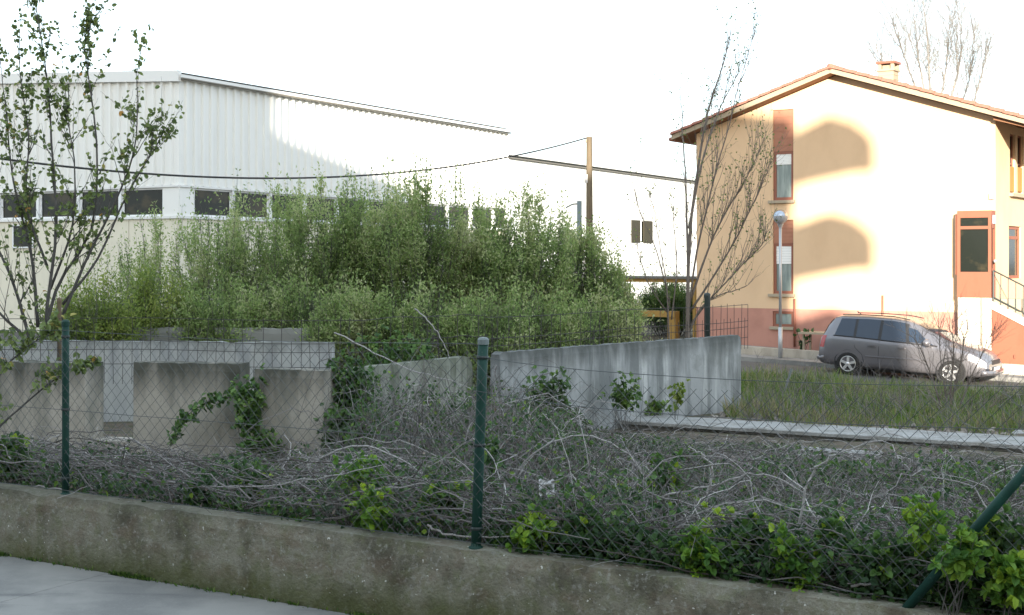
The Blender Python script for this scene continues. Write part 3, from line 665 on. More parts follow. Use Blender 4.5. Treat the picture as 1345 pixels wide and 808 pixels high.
for h in (.85, .12): rail.tube([HF(u, PN-.02, rzf(u)+h) for u in (ua+.05, (ua+ub)/2, ub-.05)], .02, 6)
rail.build('railing', M['dark_green'], house)

# low yard wall in front of the house, garden table, lamp post
def pxw(px, w_):   # ground point on the line w seen at column px
    q = (px-CX)/F; P = A0+DW*w_; k = (q*P[1]-P[0])/(DS[0]-q*DS[1]); return P+DS*k, k
g = Geo(); sa, sb = pxw(900, 30.3)[1], pxw(1420, 30.3)[1]; n = 60; V = []
for i in range(n+1):
    s = sa+(sb-sa)*i/n; zt = -.12-.012*(s+.6)*3+.0
    for w_, z in ((30.3, zroad2(s)-.05), (30.3, zt), (30.3, zt), (30.5, zt), (30.5, zroad2(s)-.05)):
        V.append((*sw(s, w_+.008*noise.noise(Vector((s*4, z*3, 0)))), z))
g.add(V, [(i*5+j, (i+1)*5+j, (i+1)*5+j+1, i*5+j+1) for i in range(n) for j in range(4)]+[(0, 1, 3, 4)])
g.build('yard_wall', M['yard_wall'], label='low stained wall edging the yard between the pavement and the peach house', category='wall')
g = Geo(); V = [(*sw(s, w_), -.16-.036*(s+.6)-.05) for s in np.linspace(sa, sb, 10) for w_ in (30.45, 34)]
g.add(V, [(i*2, (i+1)*2, (i+1)*2+1, i*2+1) for i in range(9)]); g.build('yard_ground', M['pave'], kind='structure')

def world_at(px, w_, z): p, k = pxw(px, w_); return (float(p[0]), float(p[1]), z)
lw = 29.8; b0 = world_at(1025, lw, 0); zb = zroad2(to_sw(b0[0], b0[1])[0])+.1; zt = zat(285, b0[1])
lamp = thing('street_lamp', 'slim steel street lamp with mirrored globe head in front of the peach house', 'street lamp', (b0[0], b0[1], zb))
g = Geo(); g.tube([(b0[0], b0[1], zb), (b0[0], b0[1], zb+.9)], .062, 12); g.tube([(b0[0], b0[1], zb+.9), (b0[0], b0[1], zt-.25)], .042, 12); g.build('pole', M['steel'], lamp, smooth=True)
g = Geo(); g.lathe((b0[0], b0[1], zt), [(.05, -.30), (.075, -.24), (.10, -.19)], n=16); g.build('collar', M['steel'], lamp, smooth=True)
R_ = .205; t = np.linspace(-1.1, .15, 8); g = Geo(); g.lathe((b0[0], b0[1], zt), [(R_*math.cos(a), R_*math.sin(a)) for a in t], n=24); g.build('globe', M['globe'], lamp, smooth=True)
t = np.linspace(.15, 1.55, 9); g = Geo(); g.lathe((b0[0], b0[1], zt), [(R_*1.012*math.cos(a), R_*1.012*math.sin(a)) for a in t], n=24); g.build('mirror_cap', M['chrome'], lamp, smooth=True)
# garden table
tb = world_at(1078, 31.0, -.3); zt = zat(437, tb[1]); table = thing('garden_table', 'pale garden table standing against the pink base of the house behind the car', 'table', (tb[0], tb[1], -.25))
g = Geo(); fr = Frame(tb[:2], (tb[0]+HF.d[0], tb[1]+HF.d[1])); fr.box(g, -.55, .6, -.35, .35, zt-.04, zt+.02); g.build('table_top', M['sill'], table)
for a in (-.42, .45):
    for b in (-.25, .25):
        g = Geo(); fr.box(g, a-.03, a+.03, b-.03, b+.03, -.27, zt-.043); g.build('leg', M['sill'], table)
# potted dark plant by the wall
pp = world_at(1056, 30.9, -.25); g0 = thing('dark_leaf_plant', 'dark spindly plant with a few round leaves growing before the pink wall', 'plant', pp)
g = Geo(); lv = Geo()
for k in range(7):
    tx = RNG.uniform(-.28, .3); h = RNG.uniform(.35, .8)
    P = smooth_line([(pp[0], pp[1], pp[2]), (pp[0]+tx*.4, pp[1]-.05, pp[2]+h*.5), (pp[0]+tx, pp[1]-.1, pp[2]+h)], 6); g.tube(P, .008, 4)
    q = P[-3:]+RNG.normal(size=(3, 3))*.02; lv.leaves(q, rand_dirs(3), rand_dirs(3), .16, .13, var=.1)
g.build('stem', M['bark'], g0); lv.build('foliage', M['leaf_ivy'], g0)

# ------------------------------------------------------------------ warehouse
C0 = np.array([-11.56, 47.6]); DL = np.array([.4923, .8704]); DG = np.array([-.870, .492])
WL_ = Frame(C0, C0+DL*23.0); WG = Frame(C0, C0+DG*26)
ze = zat(103, 47.6)
whs = thing('warehouse', 'white ribbed-metal warehouse with dark window band behind the thicket', 'warehouse', (-14, 55, -.5))
def gtop(u): return ze+.055*u
wb0, wb1 = WL_.z(256, 284), WL_.z(256, 247)
def ribbed(fr, name, parent, m, u0, u1, z0, ztf, step, holes=()):
    g = Geo(); us = []; u = u0
    while u < u1-1e-6:
        for du, dn in ((0, 0), (step*.60, 0), (step*.68, .08), (step*.92, .08)):
            if u+du < u1: us.append((u+du, dn))
        u += step
    us.append((u1, 0)); V = []
    for (u, dn) in us: V += [fr(u, dn, z0), fr(u, dn, ztf(u))]
    g.add(V, [(2*i, 2*i+2, 2*i+3, 2*i+1) for i in range(len(us)-1)]); return g.build(name, m, parent)
LW = 23.0
ribbed(WL_, 'long_cladding', whs, M['clad'], 0, LW, wb1+.08, lambda u: ze, .42)
ribbed(WG, 'gable_cladding', whs, M['clad'], 0, 26, wb1+.08, gtop, .42)
for fr, L_, nm in ((WL_, LW, 'long'), (WG, 26, 'gable')):
    # lower panels: separate wide panels with recessed joints
    n = int(L_/2.4); 
    for k in range(n+1):
        a = k*2.4; b = min(L_, a+2.37)
        if b-a < .1: continue
        g = Geo(); fr.box(g, a, b, -.12, .0, -.7, wb0-.10); g.build('lower_panel', M['clad_cream'], whs)
    g = Geo(); fr.box(g, 0, L_, -.2, -.125, -.7, ze); g.build('inner_wall', M['fascia_dark'], whs)
    g = Geo(); fr.box(g, .0, L_, -.1, .07, wb0-.097, wb0-.003); g.build('band_sill', M['fascia'], whs)
    g = Geo(); fr.box(g, .0, L_, -.1, .07, wb1+.003, wb1+.077); g.build('band_head', M['fascia'], whs)
    bay = 2.1; u = .75
    g = Geo(); fr.box(g, 0, .74, -.12, .02, wb0, wb1); g.build('corner_pier', M['clad'], whs)
    while u < L_-1:
        b = min(u+bay-.14, L_-.1); window(fr, whs, u, b, wb0+.002, wb1-.002, -.06, M['frame_white'], M['glass_dark'], .06)
        g = Geo(); fr.box(g, b+.002, u+bay-.002, -.1, .05, wb0, wb1); g.build('pier', M['frame_white'], whs); u += bay
# roof and trims
g = Geo(); e = .07
g.hexa([WL_(-.0, e, ze-.05), WL_(LW, e, ze-.05), WL_(LW, e+.10, ze-.05), WL_(-.12, e+.10, ze-.05), WL_(0, e, ze+.13), WL_(LW, e, ze+.13), WL_(LW, e+.10, ze+.13), WL_(-.12, e+.10, ze+.13)])
g.build('eave_fascia', M['fascia'], whs)
g = Geo(); WL_.box(g, -.1, LW+.1, .0, e-.003, ze-.02, ze+.06); g.build('eave_soffit', M['fascia_dark'], whs)
g = Geo(); g.tube([WL_(u, e+.14, ze-.02) for u in (-.1, LW/2, LW)], .035, 8); g.build('gutter', M['fascia_dark'], whs, smooth=True)
g = Geo(); a, b = 0, 26
g.hexa([WG(a-.1, .003, gtop(a)-.12), WG(b, .003, gtop(b)-.12), WG(b, .16, gtop(b)-.12), WG(a-.1, .16, gtop(a)-.12), WG(a-.1, .003, gtop(a)+.26), WG(b, .003, gtop(b)+.26), WG(b, .16, gtop(b)+.26), WG(a-.1, .16, gtop(a)+.26)])
g.build('gable_fascia', M['fascia'], whs)
g = Geo(); g.add([WL_(0, .1, ze+.2), WL_(LW, .1, ze+.2), tuple(np.array(WL_(LW, 0, 0))+np.array([*(DG*26), gtop(26)+.2])), tuple(np.array(WL_(0, 0, 0))+np.array([*(DG*26), gtop(26)+.2]))], [(0, 1, 2, 3)])
g.add([WL_(LW, 0, -.7), tuple(np.array(WL_(LW, 0, -.7))+np.array([*(DG*26), 0])), tuple(np.array(WL_(LW, 0, 0))+np.array([*(DG*26), gtop(26)+.2])), WL_(LW, 0, ze+.2)], [(0, 1, 2, 3)])
g.build('roof', M['fascia'], whs)
op = (WG.u(45), WG.u(18), WG.z(30, 326), WG.z(30, 295))
window(WG, whs, op[0], op[1], op[2], op[3], .04, M['frame_white'], M['glass_dark'], .05, name='low_window')
# lower wing continuing along the same line
wing = thing('warehouse_wing', 'lower white wing of the warehouse with two small dark shutters, right of the utility pole', 'warehouse', tuple(WL_(34, -4, -.5)))
u0 = LW+.05; u1 = 60.0; zw = zat(208, WL_(WL_.u(668), 0, 0)[1])
whole = (WL_.u(829), WL_.u(857), WL_.z(843, 320), WL_.z(843, 289))
holed_wall(WL_, 'wall', M['clad'], wing, u0, u1, -.8, lambda u: zw, [whole], .1)
um = (whole[0]+whole[1])/2
window(WL_, wing, *whole, -.07, M['frame_white'], M['glass_dark'], .07, mull=[um])
for a, b in ((whole[0]+.02, whole[0]+(whole[1]-whole[0])*.40), (whole[1]-(whole[1]-whole[0])*.42, whole[1]-.02)):
    g = Geo(); WL_.box(g, a, b, -.035, .03, whole[2]+.04, whole[3]-.04); g.build('shutter', mat('brown_shutter', (.05, .045, .03), .7, .2), wing)
g = Geo(); WL_.box(g, u0, u1, .003, .12, zw, zw+.06); g.build('eave_line', M['fascia_dark'], wing)  # dark strip draws the thin shadow line of the eave overhang
g = Geo(); WL_.box(g, u0, u1, -10, .10, zw+.165, zw+.25); g.build('roof', M['fascia'], wing)
# ochre framed shelter left of the bare tree
q = at(850, 368, 47); sh = thing('shelter', 'low ochre-framed shelter seen between the thicket and the bare tree', 'shelter', (q[0], q[1], -.5))
SF = Frame(at(797, 400, 48.5)[:2], at(915, 400, 46.0)[:2]); z1 = SF.z(850, 366)
for nm, a in (('roof_beam', (0, SF.L, -.06, .06, z1-.12, z1)), ('post', (.0, .12, -.06, .06, -.6, z1-.123)), ('post', (SF.L-.12, SF.L, -.06, .06, -.6, z1-.123)), ('counter', (SF.L*.40, SF.L*.83, .07, .35, SF.z(870, 416), SF.z(870, 408))), ('post', (SF.L*.74, SF.L*.83, .07, .3, -.6, SF.z(870, 416)-.003))):
    g = Geo(); SF.box(g, *a); g.build(nm, M['ochre'], sh)
g = Geo(); SF.box(g, -.1, SF.L+.1, -1.7, .15, z1+.003, z1+.08); g.build('roof', M['fascia_dark'], sh)

# ------------------------------------------------------------------ poles and cable
pb = at(774, 180, 52); pole = thing('utility_pole', 'tan wooden utility pole rising behind the right end of the thicket', 'pole', (pb[0], 52, -.5))
g = Geo(); g.tube([(pb[0]+.02, 52, -.5), (pb[0]+.01, 52, 3), (pb[0], 52, pb[2])], [.15, .135, .11], 12); g.build('shaft', M['pole'], pole, smooth=True)
g = Geo(); g.lathe((pb[0]-.13, 51.95, pb[2]-.15), [(.001, -.07), (.04, -.05), (.03, 0), (.04, .04), (.001, .06)], n=10); g.build('insulator', M['sill'], pole, smooth=True)
g = Geo(); zz = zat(235, 52); g.box((pb[0]-.13, 51.95, zz), (.06, .06, .16)); g.build('bracket', M['steel'], pole)
q = at(761, 264, 50); sp = thing('slender_pole', 'slender pale pole with a short arm left of the utility pole', 'pole', (q[0], 50, -.5))
g = Geo(); g.tube([(q[0], 50, -.5), (q[0], 50, q[2])], .09, 10); g.build('shaft', M['cap'], sp, smooth=True)
g = Geo(); g.tube([(q[0], 50, q[2]-.1), (q[0]-.25, 50, q[2]-.12), (q[0]-.5, 50, q[2]-.25)], .03, 6); g.build('arm', M['cap'], sp)
# cable: sags from the pole to a pole out of frame on the left
E0 = np.array([pb[0]-.13, 51.95, pb[2]-.05]); E1 = np.array([(-300-CX)/F*30, 30, 0.])
def cab(zE, sag, t): p = E0+(np.array([E1[0], E1[1], zE])-E0)*t; p[2] -= sag*4*t*(1-t); return p
def cy_(zE, sag, px):
    lo, hi = 0, 1
    for _ in range(40):
        m_ = (lo+hi)/2; p = cab(zE, sag, m_)
        if p[0]/p[1]*F+CX > px: lo = m_
        else: hi = m_
    return CY-(p[2]-EZ)/p[1]*F
best = min(((cy_(zE, sg, 0)-207)**2+(cy_(zE, sg, 350)-233)**2+(cy_(zE, sg, 560)-222)**2, zE, sg) for zE in np.arange(4, 9, .1) for sg in np.arange(0, 5, .1))
g = Geo(); g.tube([cab(best[1], best[2], t) for t in np.linspace(0, 1, 50)], .029, 6)
g.build('overhead_cable', M['cable'], label='black overhead cable sagging from the utility pole across to the left edge', category='cable')
g = Geo(); g.tube([(E1[0], 30, -.5), (E1[0], 30, best[1]+.1)], .13, 10); g.build('utility_pole', M['pole'], smooth=True, label='wooden utility pole outside the frame to the left carrying the overhead cable', category='pole')

# ------------------------------------------------------------------ car
rx, rw_ = (1115-CX)/F*36.1, 36.1; fx, fw_ = (1250-CX)/F*34.65, 34.65
CR = np.array([rx, rw_]); CFp = np.array([fx, fw_]); cd = (CFp-CR)/np.linalg.norm(CFp-CR); WB = 2.68; CS = float(np.linalg.norm(CFp-CR))/WB
zr_, zf_ = zat(492, 36.1), zat(504.5, 34.65); pit = (zf_-zr_)/np.linalg.norm(CFp-CR)
crz = math.atan2(cd[1], cd[0]); left = np.array([-cd[1], cd[0]])
org = CR+left*.80*CS
car = thing('parked_car', 'grey metallic people carrier parked in front of the peach house', 'car', (float(org[0]), float(org[1]), zr_+.0))
Rm = Matrix.LocRotScale(Vector((org[0], org[1], zr_)), Matrix.Rotation(crz, 3, 'Z').to_quaternion() @ Matrix.Rotation(-math.atan(pit), 3, 'Y').to_quaternion(), Vector((CS, CS, CS*.95)))
class CG(Geo):
    def build(s, name, m, parent=None, smooth=False, sp=None, **kw):
        s.V = [np.array([tuple(Rm @ Vector(v)) for v in a]) for a in s.V]
        o = Geo.build(s, name, m, parent if sp is None else None, smooth, **kw)
        if sp is not None: sub(o, sp, car)
        return o
# stations: x, z roof, half width roof, z belt, half width belt, z sill, half width sill
ST = np.array([(-.86, .72, .60, .62, .74, .40, .72), (-.84, .95, .66, .80, .82, .30, .80), (-.78, 1.08, .68, .98, .86, .27, .84), (-.66, 1.36, .63, 1.04, .885, .25, .86), (-.50, 1.57, .60, 1.06, .895, .24, .87), (-.30, 1.625, .61, 1.06, .90, .24, .88),
    (.4, 1.655, .63, 1.04, .905, .22, .89), (1.1, 1.65, .63, 1.01, .905, .22, .89), (1.45, 1.61, .62, 1.00, .90, .22, .89), (1.7, 1.53, .61, .99, .90, .22, .89), (2.15, 1.32, .63, .98, .895, .22, .885), (2.6, 1.10, .66, .955, .885, .22, .88), (2.75, 1.055, .68, .945, .88, .22, .87),
    (3.05, .98, .64, .88, .865, .22, .86), (3.3, .89, .58, .78, .83, .23, .82), (3.46, .79, .50, .68, .76, .25, .75), (3.55, .66, .42, .58, .66, .30, .66)])
def stn(x): return [np.interp(x, ST[:, 0], ST[:, i]) for i in range(1, 7)]
def csec(x):
    zt, wt, zbl, wbl, zs, ws_ = stn(x)
    zm = zs+(zbl-zs)*.45
    return [(0, zs), (ws_*.9, zs), (ws_, zs+.06), (wbl+.012, zs+.18), (wbl+.018, zm), (wbl+.006, zbl-.10), (wbl-.02, zbl), ((wbl+wt)/2+.012, (zbl+zt-.07)/2+.01), (wt+.03, zt-.07), (wt-.03, zt-.02), (wt*.55, zt+.005), (0, zt+.012)]
xs = np.unique(np.concatenate([ST[:, 0], np.linspace(-.85, 3.55, 46)]))
g = CG(); V = []
for x in xs:
    c = csec(x); V += [(x, -y, z) for y, z in c]+[(x, y, z) for y, z in c[::-1][1:-1]]
n = 22; g.add(V, [(i*n+j, i*n+(j+1) % n, (i+1)*n+(j+1) % n, (i+1)*n+j) for i in range(len(xs)-1) for j in range(n)])
for base in (0, (len(xs)-1)*n): g.add([V[base+k] for k in range(n)], None, [(0, k, k+1) for k in range(1, n-1)])
body = g.build('body', M['paint'], car, smooth=True)
def glassp(x0, x1, side=-1, lo=.04, hi=.97, name='side_window', n=8, off=.007, cut0=0, cut1=0):
    g = CG(); V = []
    for i in range(n+1):
        for j in range(5):
            t = lo+(hi-lo)*j/4; x = (x0+cut0*t)+((x1+cut1*t)-(x0+cut0*t))*i/n
            c = csec(x); (ya, za), (yb, zb), (yc, zc) = c[6], c[7], c[8]
            y, z = (ya+(yb-ya)*t*2, za+(zb-za)*t*2) if t < .5 else (yb+(yc-yb)*(t-.5)*2, zb+(zc-zb)*(t-.5)*2)
            V.append((x, side*(y+off), z+off*.4))
    g.add(V, [(i*5+j, (i+1)*5+j, (i+1)*5+j+1, i*5+j+1) for i in range(n) for j in range(4)])
    return g.build(name, M['carglass'], car, smooth=True)
for sd2 in (-1, 1):
    glassp(-.42, .10, sd2, cut0=.12); glassp(.17, .76, sd2); glassp(.84, 1.50, sd2, cut1=-.10); glassp(1.58, 2.24, sd2, .08, .80, cut0=-.10, cut1=-.62)
    for xa, xb, c0_, c1_ in ((.10, .17, 0, 0), (.76, .84, 0, 0), (1.50, 1.58, -.10, -.10)):
        po = glassp(xa-.02, xb+.02, sd2, cut0=c0_, cut1=c1_, name='window_pillar', n=1, off=.004); po.data.materials[0] = M['black_trim']
    # black gasket strip under the windows
    g = CG(); 
    P = [(x, sd2*(csec(x)[6][0]+.010), csec(x)[6][1]+.01) for x in np.linspace(-.44, 2.3, 20)]; g.tube(P, .014, 5); g.build('window_trim', M['black_trim'], car)
# windscreen, rear screen, bonnet line
g = CG(); V = []
for i in range(9):
    x = 1.72+(2.58-1.72)*i/8
    for j in range(9):
        t = -1+j/4; zt, wt = stn(x)[0], stn(x)[1]; V.append((x, t*(wt-.05), zt+.020-.02*t*t))
g.add(V, [(i*9+j, (i+1)*9+j, (i+1)*9+j+1, i*9+j+1) for i in range(8) for j in range(8)]); g.build('windscreen', M['carglass'], car, smooth=True)
g = CG(); V = []
for i in range(5):
    x = -.80+.26*i/4
    for j in range(7): t = -1+j/3; zt, wt = stn(x)[0], stn(x)[1]; V.append((x-.02, t*(wt-.06), zt+.012-.02*t*t))
g.add(V, [(i*7+j, (i+1)*7+j, (i+1)*7+j+1, i*7+j+1) for i in range(4) for j in range(6)]); g.build('rear_window', M['carglass'], car, smooth=True)
def sideline(pts, r, name, m, sd2=-1, off=.004):
    g = CG(); P = []
    for x, z in pts:
        c = csec(x); ys = np.interp(z, [q[1] for q in c[1:9]], [q[0] for q in c[1:9]]); P.append((x, sd2*(ys+off), z))
    g.tube(P, r, 5); return g.build(name, m, car)
for sd2 in (-1, 1):
    for xx in (.13, .80, 1.54): sideline([(xx, .36), (xx, .6), (xx, .8), (xx, 1.0)] if xx > .2 else [(.42, .40), (.36, .6), (.16, .78), (.13, 1.02)], .006, 'door_gap', M['black_trim'], sd2, .001)
    sideline([(2.22, .36), (2.22, .6), (2.22, .8), (2.12, .96)], .006, 'door_gap', M['black_trim'], sd2, .001)
    sideline([(x, .56+.02*(x-.5)/1.6) for x in np.linspace(.46, 2.12, 10)], .020, 'side_moulding', M['paint'], sd2, .006)
    for xx in (.62, 1.40):
        g = CG(); c = csec(xx); g.box((xx, sd2*(c[5][0]+.03), .86), (.095, .018, .020)); g.build('door_handle', M['paint'], car)
    g = CG(); g.lathe((2.06, sd2*1.0, 1.06), [(.001, -.10), (.07, -.08), (.10, -.02), (.10, .05), (.06, .09), (.001, .10)], axis=(0, 1, 0), n=12); g.box((2.08, sd2*.93, 1.0), (.04, .06, .03)); g.build('wing_mirror', M['paint'], car, smooth=True)
    # wheels
    for xx in (0, WB):
        yc = sd2*.80
        g = CG(); g.lathe((xx, yc+sd2*.035, .335), [(.02, .055), (.36, .060), (.385, .075), (.385, .078), (.36, .083)] if sd2 > 0 else [(.02, -.055), (.36, -.060), (.385, -.075), (.385, -.078), (.36, -.083)], axis=(0, 1, 0), n=28); g.build('wheel_arch', M['black_trim'], car)
        g = CG(); sg = sd2
        g.lathe((xx, yc+sd2*.035, .315), [(.21, .095*sg), (.25, .105*sg), (.295, .10*sg), (.315, .08*sg), (.318, -.08*sg), (.29, -.10*sg)], axis=(0, 1, 0), n=32); wh = g.build('wheel', M['rubber'], car, smooth=True)
        g = CG(); g.lathe((xx, yc+sd2*.035, .315), [(.215, .100*sg), (.205, .108*sg), (.195, .08*sg)], axis=(0, 1, 0), n=28); g.build('rim', M['alloy'], sp=wh, smooth=True)
        g = CG(); g.lathe((xx, yc+sd2*.035, .315), [(.001, .06*sg), (.20, .065*sg)], axis=(0, 1, 0), n=24); g.build('brake_disc', M['black_trim'], sp=wh)
        g = CG(); g.lathe((xx, yc+sd2*.035, .315), [(.001, .108*sg), (.045, .104*sg), (.055, .08*sg)], axis=(0, 1, 0), n=14); g.build('hub', M['alloy'], sp=wh, smooth=True)
        for k in range(5):
            a = k*2*math.pi/5+.3; g = CG(); u_ = np.array([math.cos(a), 0, math.sin(a)]); v_ = np.array([-math.sin(a), 0, math.cos(a)])
            g.box(np.array([xx, yc+sd2*.035+.092*sg, .315])+u_*.12, (.085, .010, .034), [u_, (0, 1, 0), v_]); g.build('spoke', M['alloy'], sp=wh)
    # lights
    g = CG(); V = []
    for i in range(7):
        x = 3.08+(3.50-3.08)*i/6; c = csec(x); 
        for j in range(4):
            zz = c[6][1]-.02-(.17-.03*i/6)*j/3; ys = np.interp(zz, [q[1] for q in c[1:9]], [q[0] for q in c[1:9]]); V.append((x, sd2*(ys+.010), zz))
    g.add(V, [(i*4+j, (i+1)*4+j, (i+1)*4+j+1, i*4+j+1) for i in range(6) for j in range(3)]); g.build('headlight', M['lamp_clear'], car, smooth=True)
    g = CG(); V = []
    for i in range(4):
        for j in range(5):
            zz = .72+.33*j/4; x = -.80+.06*(j/4)+.12*i/3; c = csec(x); ys = np.interp(zz, [q[1] for q in c[1:9]], [q[0] for q in c[1:9]]); V.append((x-.006, sd2*(ys+.009), zz))
    g.add(V, [(i*5+j, (i+1)*5+j, (i+1)*5+j+1, i*5+j+1) for i in range(3) for j in range(4)]); g.build('tail_light', M['lamp_red'], car, smooth=True)
    g = CG(); g.tube([(x, sd2*(stn(x)[1]-.02), stn(x)[0]+.03) for x in np.linspace(-.3, 1.5, 10)], .014, 6); g.build('roof_rail', M['black_trim'], car)
g = CG(); g.box((3.545, 0, .62), (.02, .38, .06)); g.build('grille', M['black_trim'], car)
g = CG(); g.box((3.59, 0, .44), (.012, .26, .055)); g.build('number_plate', M['plate'], car)
g = CG(); g.tube([(3.40, -.80, .36), (3.54, -.66, .35), (3.60, -.4, .35), (3.61, 0, .35), (3.60, .4, .35), (3.54, .66, .35), (3.40, .80, .36)], .075, 8); g.build('front_bumper', M['paint'], car, smooth=True)
g = CG(); g.tube([(-.66, -.86, .42), (-.84, -.74, .42), (-.90, -.4, .42), (-.91, 0, .42), (-.90, .4, .42), (-.84, .74, .42), (-.66, .86, .42)], .09, 8); g.build('rear_bumper', M['paint'], car, smooth=True)
g = CG(); g.tube([(0.0, 0, 1.65), (-.12, 0, 1.74)], .01, 5); g.build('aerial', M['black_trim'], car)

# ------------------------------------------------------------------ apartment block across the street, behind the camera (unseen; roofline and balconies shaped to shade gable and plot)
blk = thing('apartment_block', 'tall apartment block with rounded balconies standing across the street behind the viewer', 'apartment block', (-8, -14, -.2))
YB = -14.0
bm = mat('block_render', (.55, .45, .34), .9, .15)
pf = [(-46, 25.5), (-16.4, 25.5), (-16.39, 21.5), (-12.6, 21.55), (-10, 20.8), (.4, 19.35), (2.9, 18.55)]
for a, b in zip(pf[:-1], pf[1:]):
    if b[0]-a[0] < .1: continue
    g = Geo(); g.hexa([(a[0], YB, -.5), (b[0]-.002, YB, -.5), (b[0]-.002-(1.1 if b[0] == 2.9 else 0), YB-9, -.5), (a[0], YB-9, -.5), (a[0], YB, a[1]), (b[0]-.002, YB, b[1]), (b[0]-.002-(1.1 if b[0] == 2.9 else 0), YB-9, b[1]), (a[0], YB-9, a[1])])
    g.build('wall', bm, blk)
for k in range(7):
    zc = 18.6-2.83*k
    # rounded balcony: parapet and slab swept round the end of the block, edges shaped for the gable shadow
    pts = [(2.85, 0.0), (3.9, .02), (4.5, .12), (4.9, .45), (5.0, .9)]
    zt = [zc-.5, zc-.15, zc-.45, zc-.8, zc-1.0] if k == 0 else [zc-.42, zc-.2, zc-.45, zc-.8, zc-1.0]; zb2 = [zc-2.08, zc-2.0, zc-1.94, zc-1.9, zc-1.88]
    g = Geo(); V = []
    for (x, y), a, b in zip(pts, zt, zb2): V += [(x, YB-y, b), (x, YB-y, a), (x-.0, YB-y-.12, a), (x, YB-y-.12, b)]
    g.add(V, [(i*4+j, (i+1)*4+j, (i+1)*4+(j+1) % 4, i*4+(j+1) % 4) for i in range(4) for j in range(4)]); g.build('balcony', bm, blk)
    for q in range(-14, 1):
        ux = q*3.1+1
        g = Geo(); g.box((ux, YB+.02, zc-1.1), (.6, .03, .7)); g.build('window', M['glass_dark'], blk)
g = Geo(); g.hexa([(2.903, YB, -.5), (11.5, YB, -.5), (11.5, YB-9, -.5), (2.903, YB-9, -.5), (2.903, YB, 9.35), (11.5, YB, 9.2), (11.5, YB-9, 9.2), (2.903, YB-9, 9.35)]); g.build('shade_podium', bm, blk)  # unseen podium added so the grass and concrete strip fall in shade
g = Geo(); g.hexa([(2.903, YB-.3, 9.36), (5.35, YB-.3, 9.36), (4.8, YB-5, 9.36), (2.4, YB-5, 9.36), (2.903, YB-.3, 12.2), (5.0, YB-.3, 12.0), (4.5, YB-5, 12.0), (2.4, YB-5, 12.2)]); g.build('shade_extension', bm, blk)  # unseen extension added to shade the car and foot of the gable

# ================================================================== vegetation
def n3(n, s=1.): return RNG.normal(size=(n, 3))*s
def arcs(base, tip, lift, K=7, wob=.03):
    """bent stems from base to tip, raised by lift in the middle; arrays (N,3)"""
    t = np.linspace(0, 1, K)[None, :, None]
    P = base[:, None]*(1-t)+tip[:, None]*t
    P[:, :, 2] += (4*t*(1-t))[:, :, 0]*lift[:, None]
    return P+np.cumsum(RNG.normal(size=P.shape)*wob/math.sqrt(K), axis=1)*(t > 0)
def taper(r, K, end=.35): return np.asarray(r)[:, None]*np.linspace(1, end, K)[None]

def shrub(px, pyt, hw, Y, label, dens=1.0, leafmat='leaf_thicket', leaf=.078, wild=1.0, name='shrub', group='shrubs of the thicket', flat=.8, gap=0, cat='shrub'):
    cx = (px-CX)/F*Y; R = hw/F*Y; zg = gz(cx, Y)-.1; H = (zat(pyt, Y)-zg)*.955
    root = thing(name, label, cat, (cx, Y, zg), group=group)
    n = int(62*dens*wild)+20; K = 8
    a = RNG.uniform(0, 2*np.pi, n); rr = np.sqrt(RNG.uniform(0, 1, n))
    base = np.stack([cx+np.cos(a)*rr*R*.35, Y+np.sin(a)*rr*R*.3, np.full(n, zg)], 1)
    tz = H*(1-.34*rr**2.2)*RNG.uniform(.74, 1.04, n)
    tip = np.stack([cx+np.cos(a)*rr*R*1.02, Y+np.sin(a)*rr*R*flat, zg+tz], 1)
    P = arcs(base, tip, RNG.uniform(-.05, .12, n)*H, K, .05*H/3)
    g = Geo(); g.tubes(P, taper(RNG.uniform(.008, .017, n), K, .15), 4, var=.5)
    # side shoots, mostly pointing up and out
    m = int(n*17*dens**.3); i = RNG.integers(0, n, m); t = RNG.uniform(.22, .98, m); k = np.minimum((t*(K-1)).astype(int), K-2); f = t*(K-1)-k
    b2 = P[i, k]*(1-f)[:, None]+P[i, k+1]*f[:, None]
    out = b2-np.array([cx, Y, 0]); out[:, 2] = 0; out /= np.linalg.norm(out, axis=1, keepdims=True)+1e-6
    d = out*RNG.uniform(.0, .6, m)[:, None]+n3(m, .32); d[:, 2] = np.abs(d[:, 2])*.6+.75
    top_ = t > .8; d[top_] = d[top_]*[.35, .35, 1]+[0, 0, .6]; L = RNG.uniform(.25, .75, m)*(1.1-.35*t)*np.where(top_, .85, 1); t2 = b2+d*L[:, None]
    P2 = arcs(b2, t2, RNG.normal(size=m)*.03, 5, .03)
    g.tubes(P2, taper(RNG.uniform(.002, .0045, m), 5, .3), 3, var=.4)
    g.build('stems', M['bark'], root)
    # leaves along the side shoots and upper main shoots
    N = int(27000*dens*(R/1.0)); i = RNG.integers(0, m, N); t = RNG.uniform(.02, 1.05, N); k = np.minimum((t*4).astype(int), 3); f = t*4-k
    q = P2[i, k]*(1-f)[:, None]+P2[i, k+1]*f[:, None]+n3(N, .05)
    # lower part fuller
    cl = np.array([noise.noise(Vector((p[0]*1.6, p[1]*1.6, p[2]*1.6))) for p in P2[:, 2]])
    keep = RNG.uniform(0, 1, N) < np.clip(.75+cl[i]*1.5-gap, .12, 1); q = q[keep]; i = i[keep]; N = len(q)
    dirs = (P2[i, 4]-P2[i, 0]); dirs /= np.linalg.norm(dirs, axis=1, keepdims=True)+1e-6; dirs = dirs*.55+n3(N, .55)
    v = np.clip(.52+cl[i]*.9+RNG.normal(size=N)*.22, 0, 1)
    g = Geo(); g.leaves(q, dirs, n3(N, .55)+np.array([0, -.55, 1]), RNG.uniform(.7, 1.25, N)*leaf, RNG.uniform(.35, .5, N)*leaf, var=v, simple=True)
    g.build('foliage', M[leafmat], root); return root

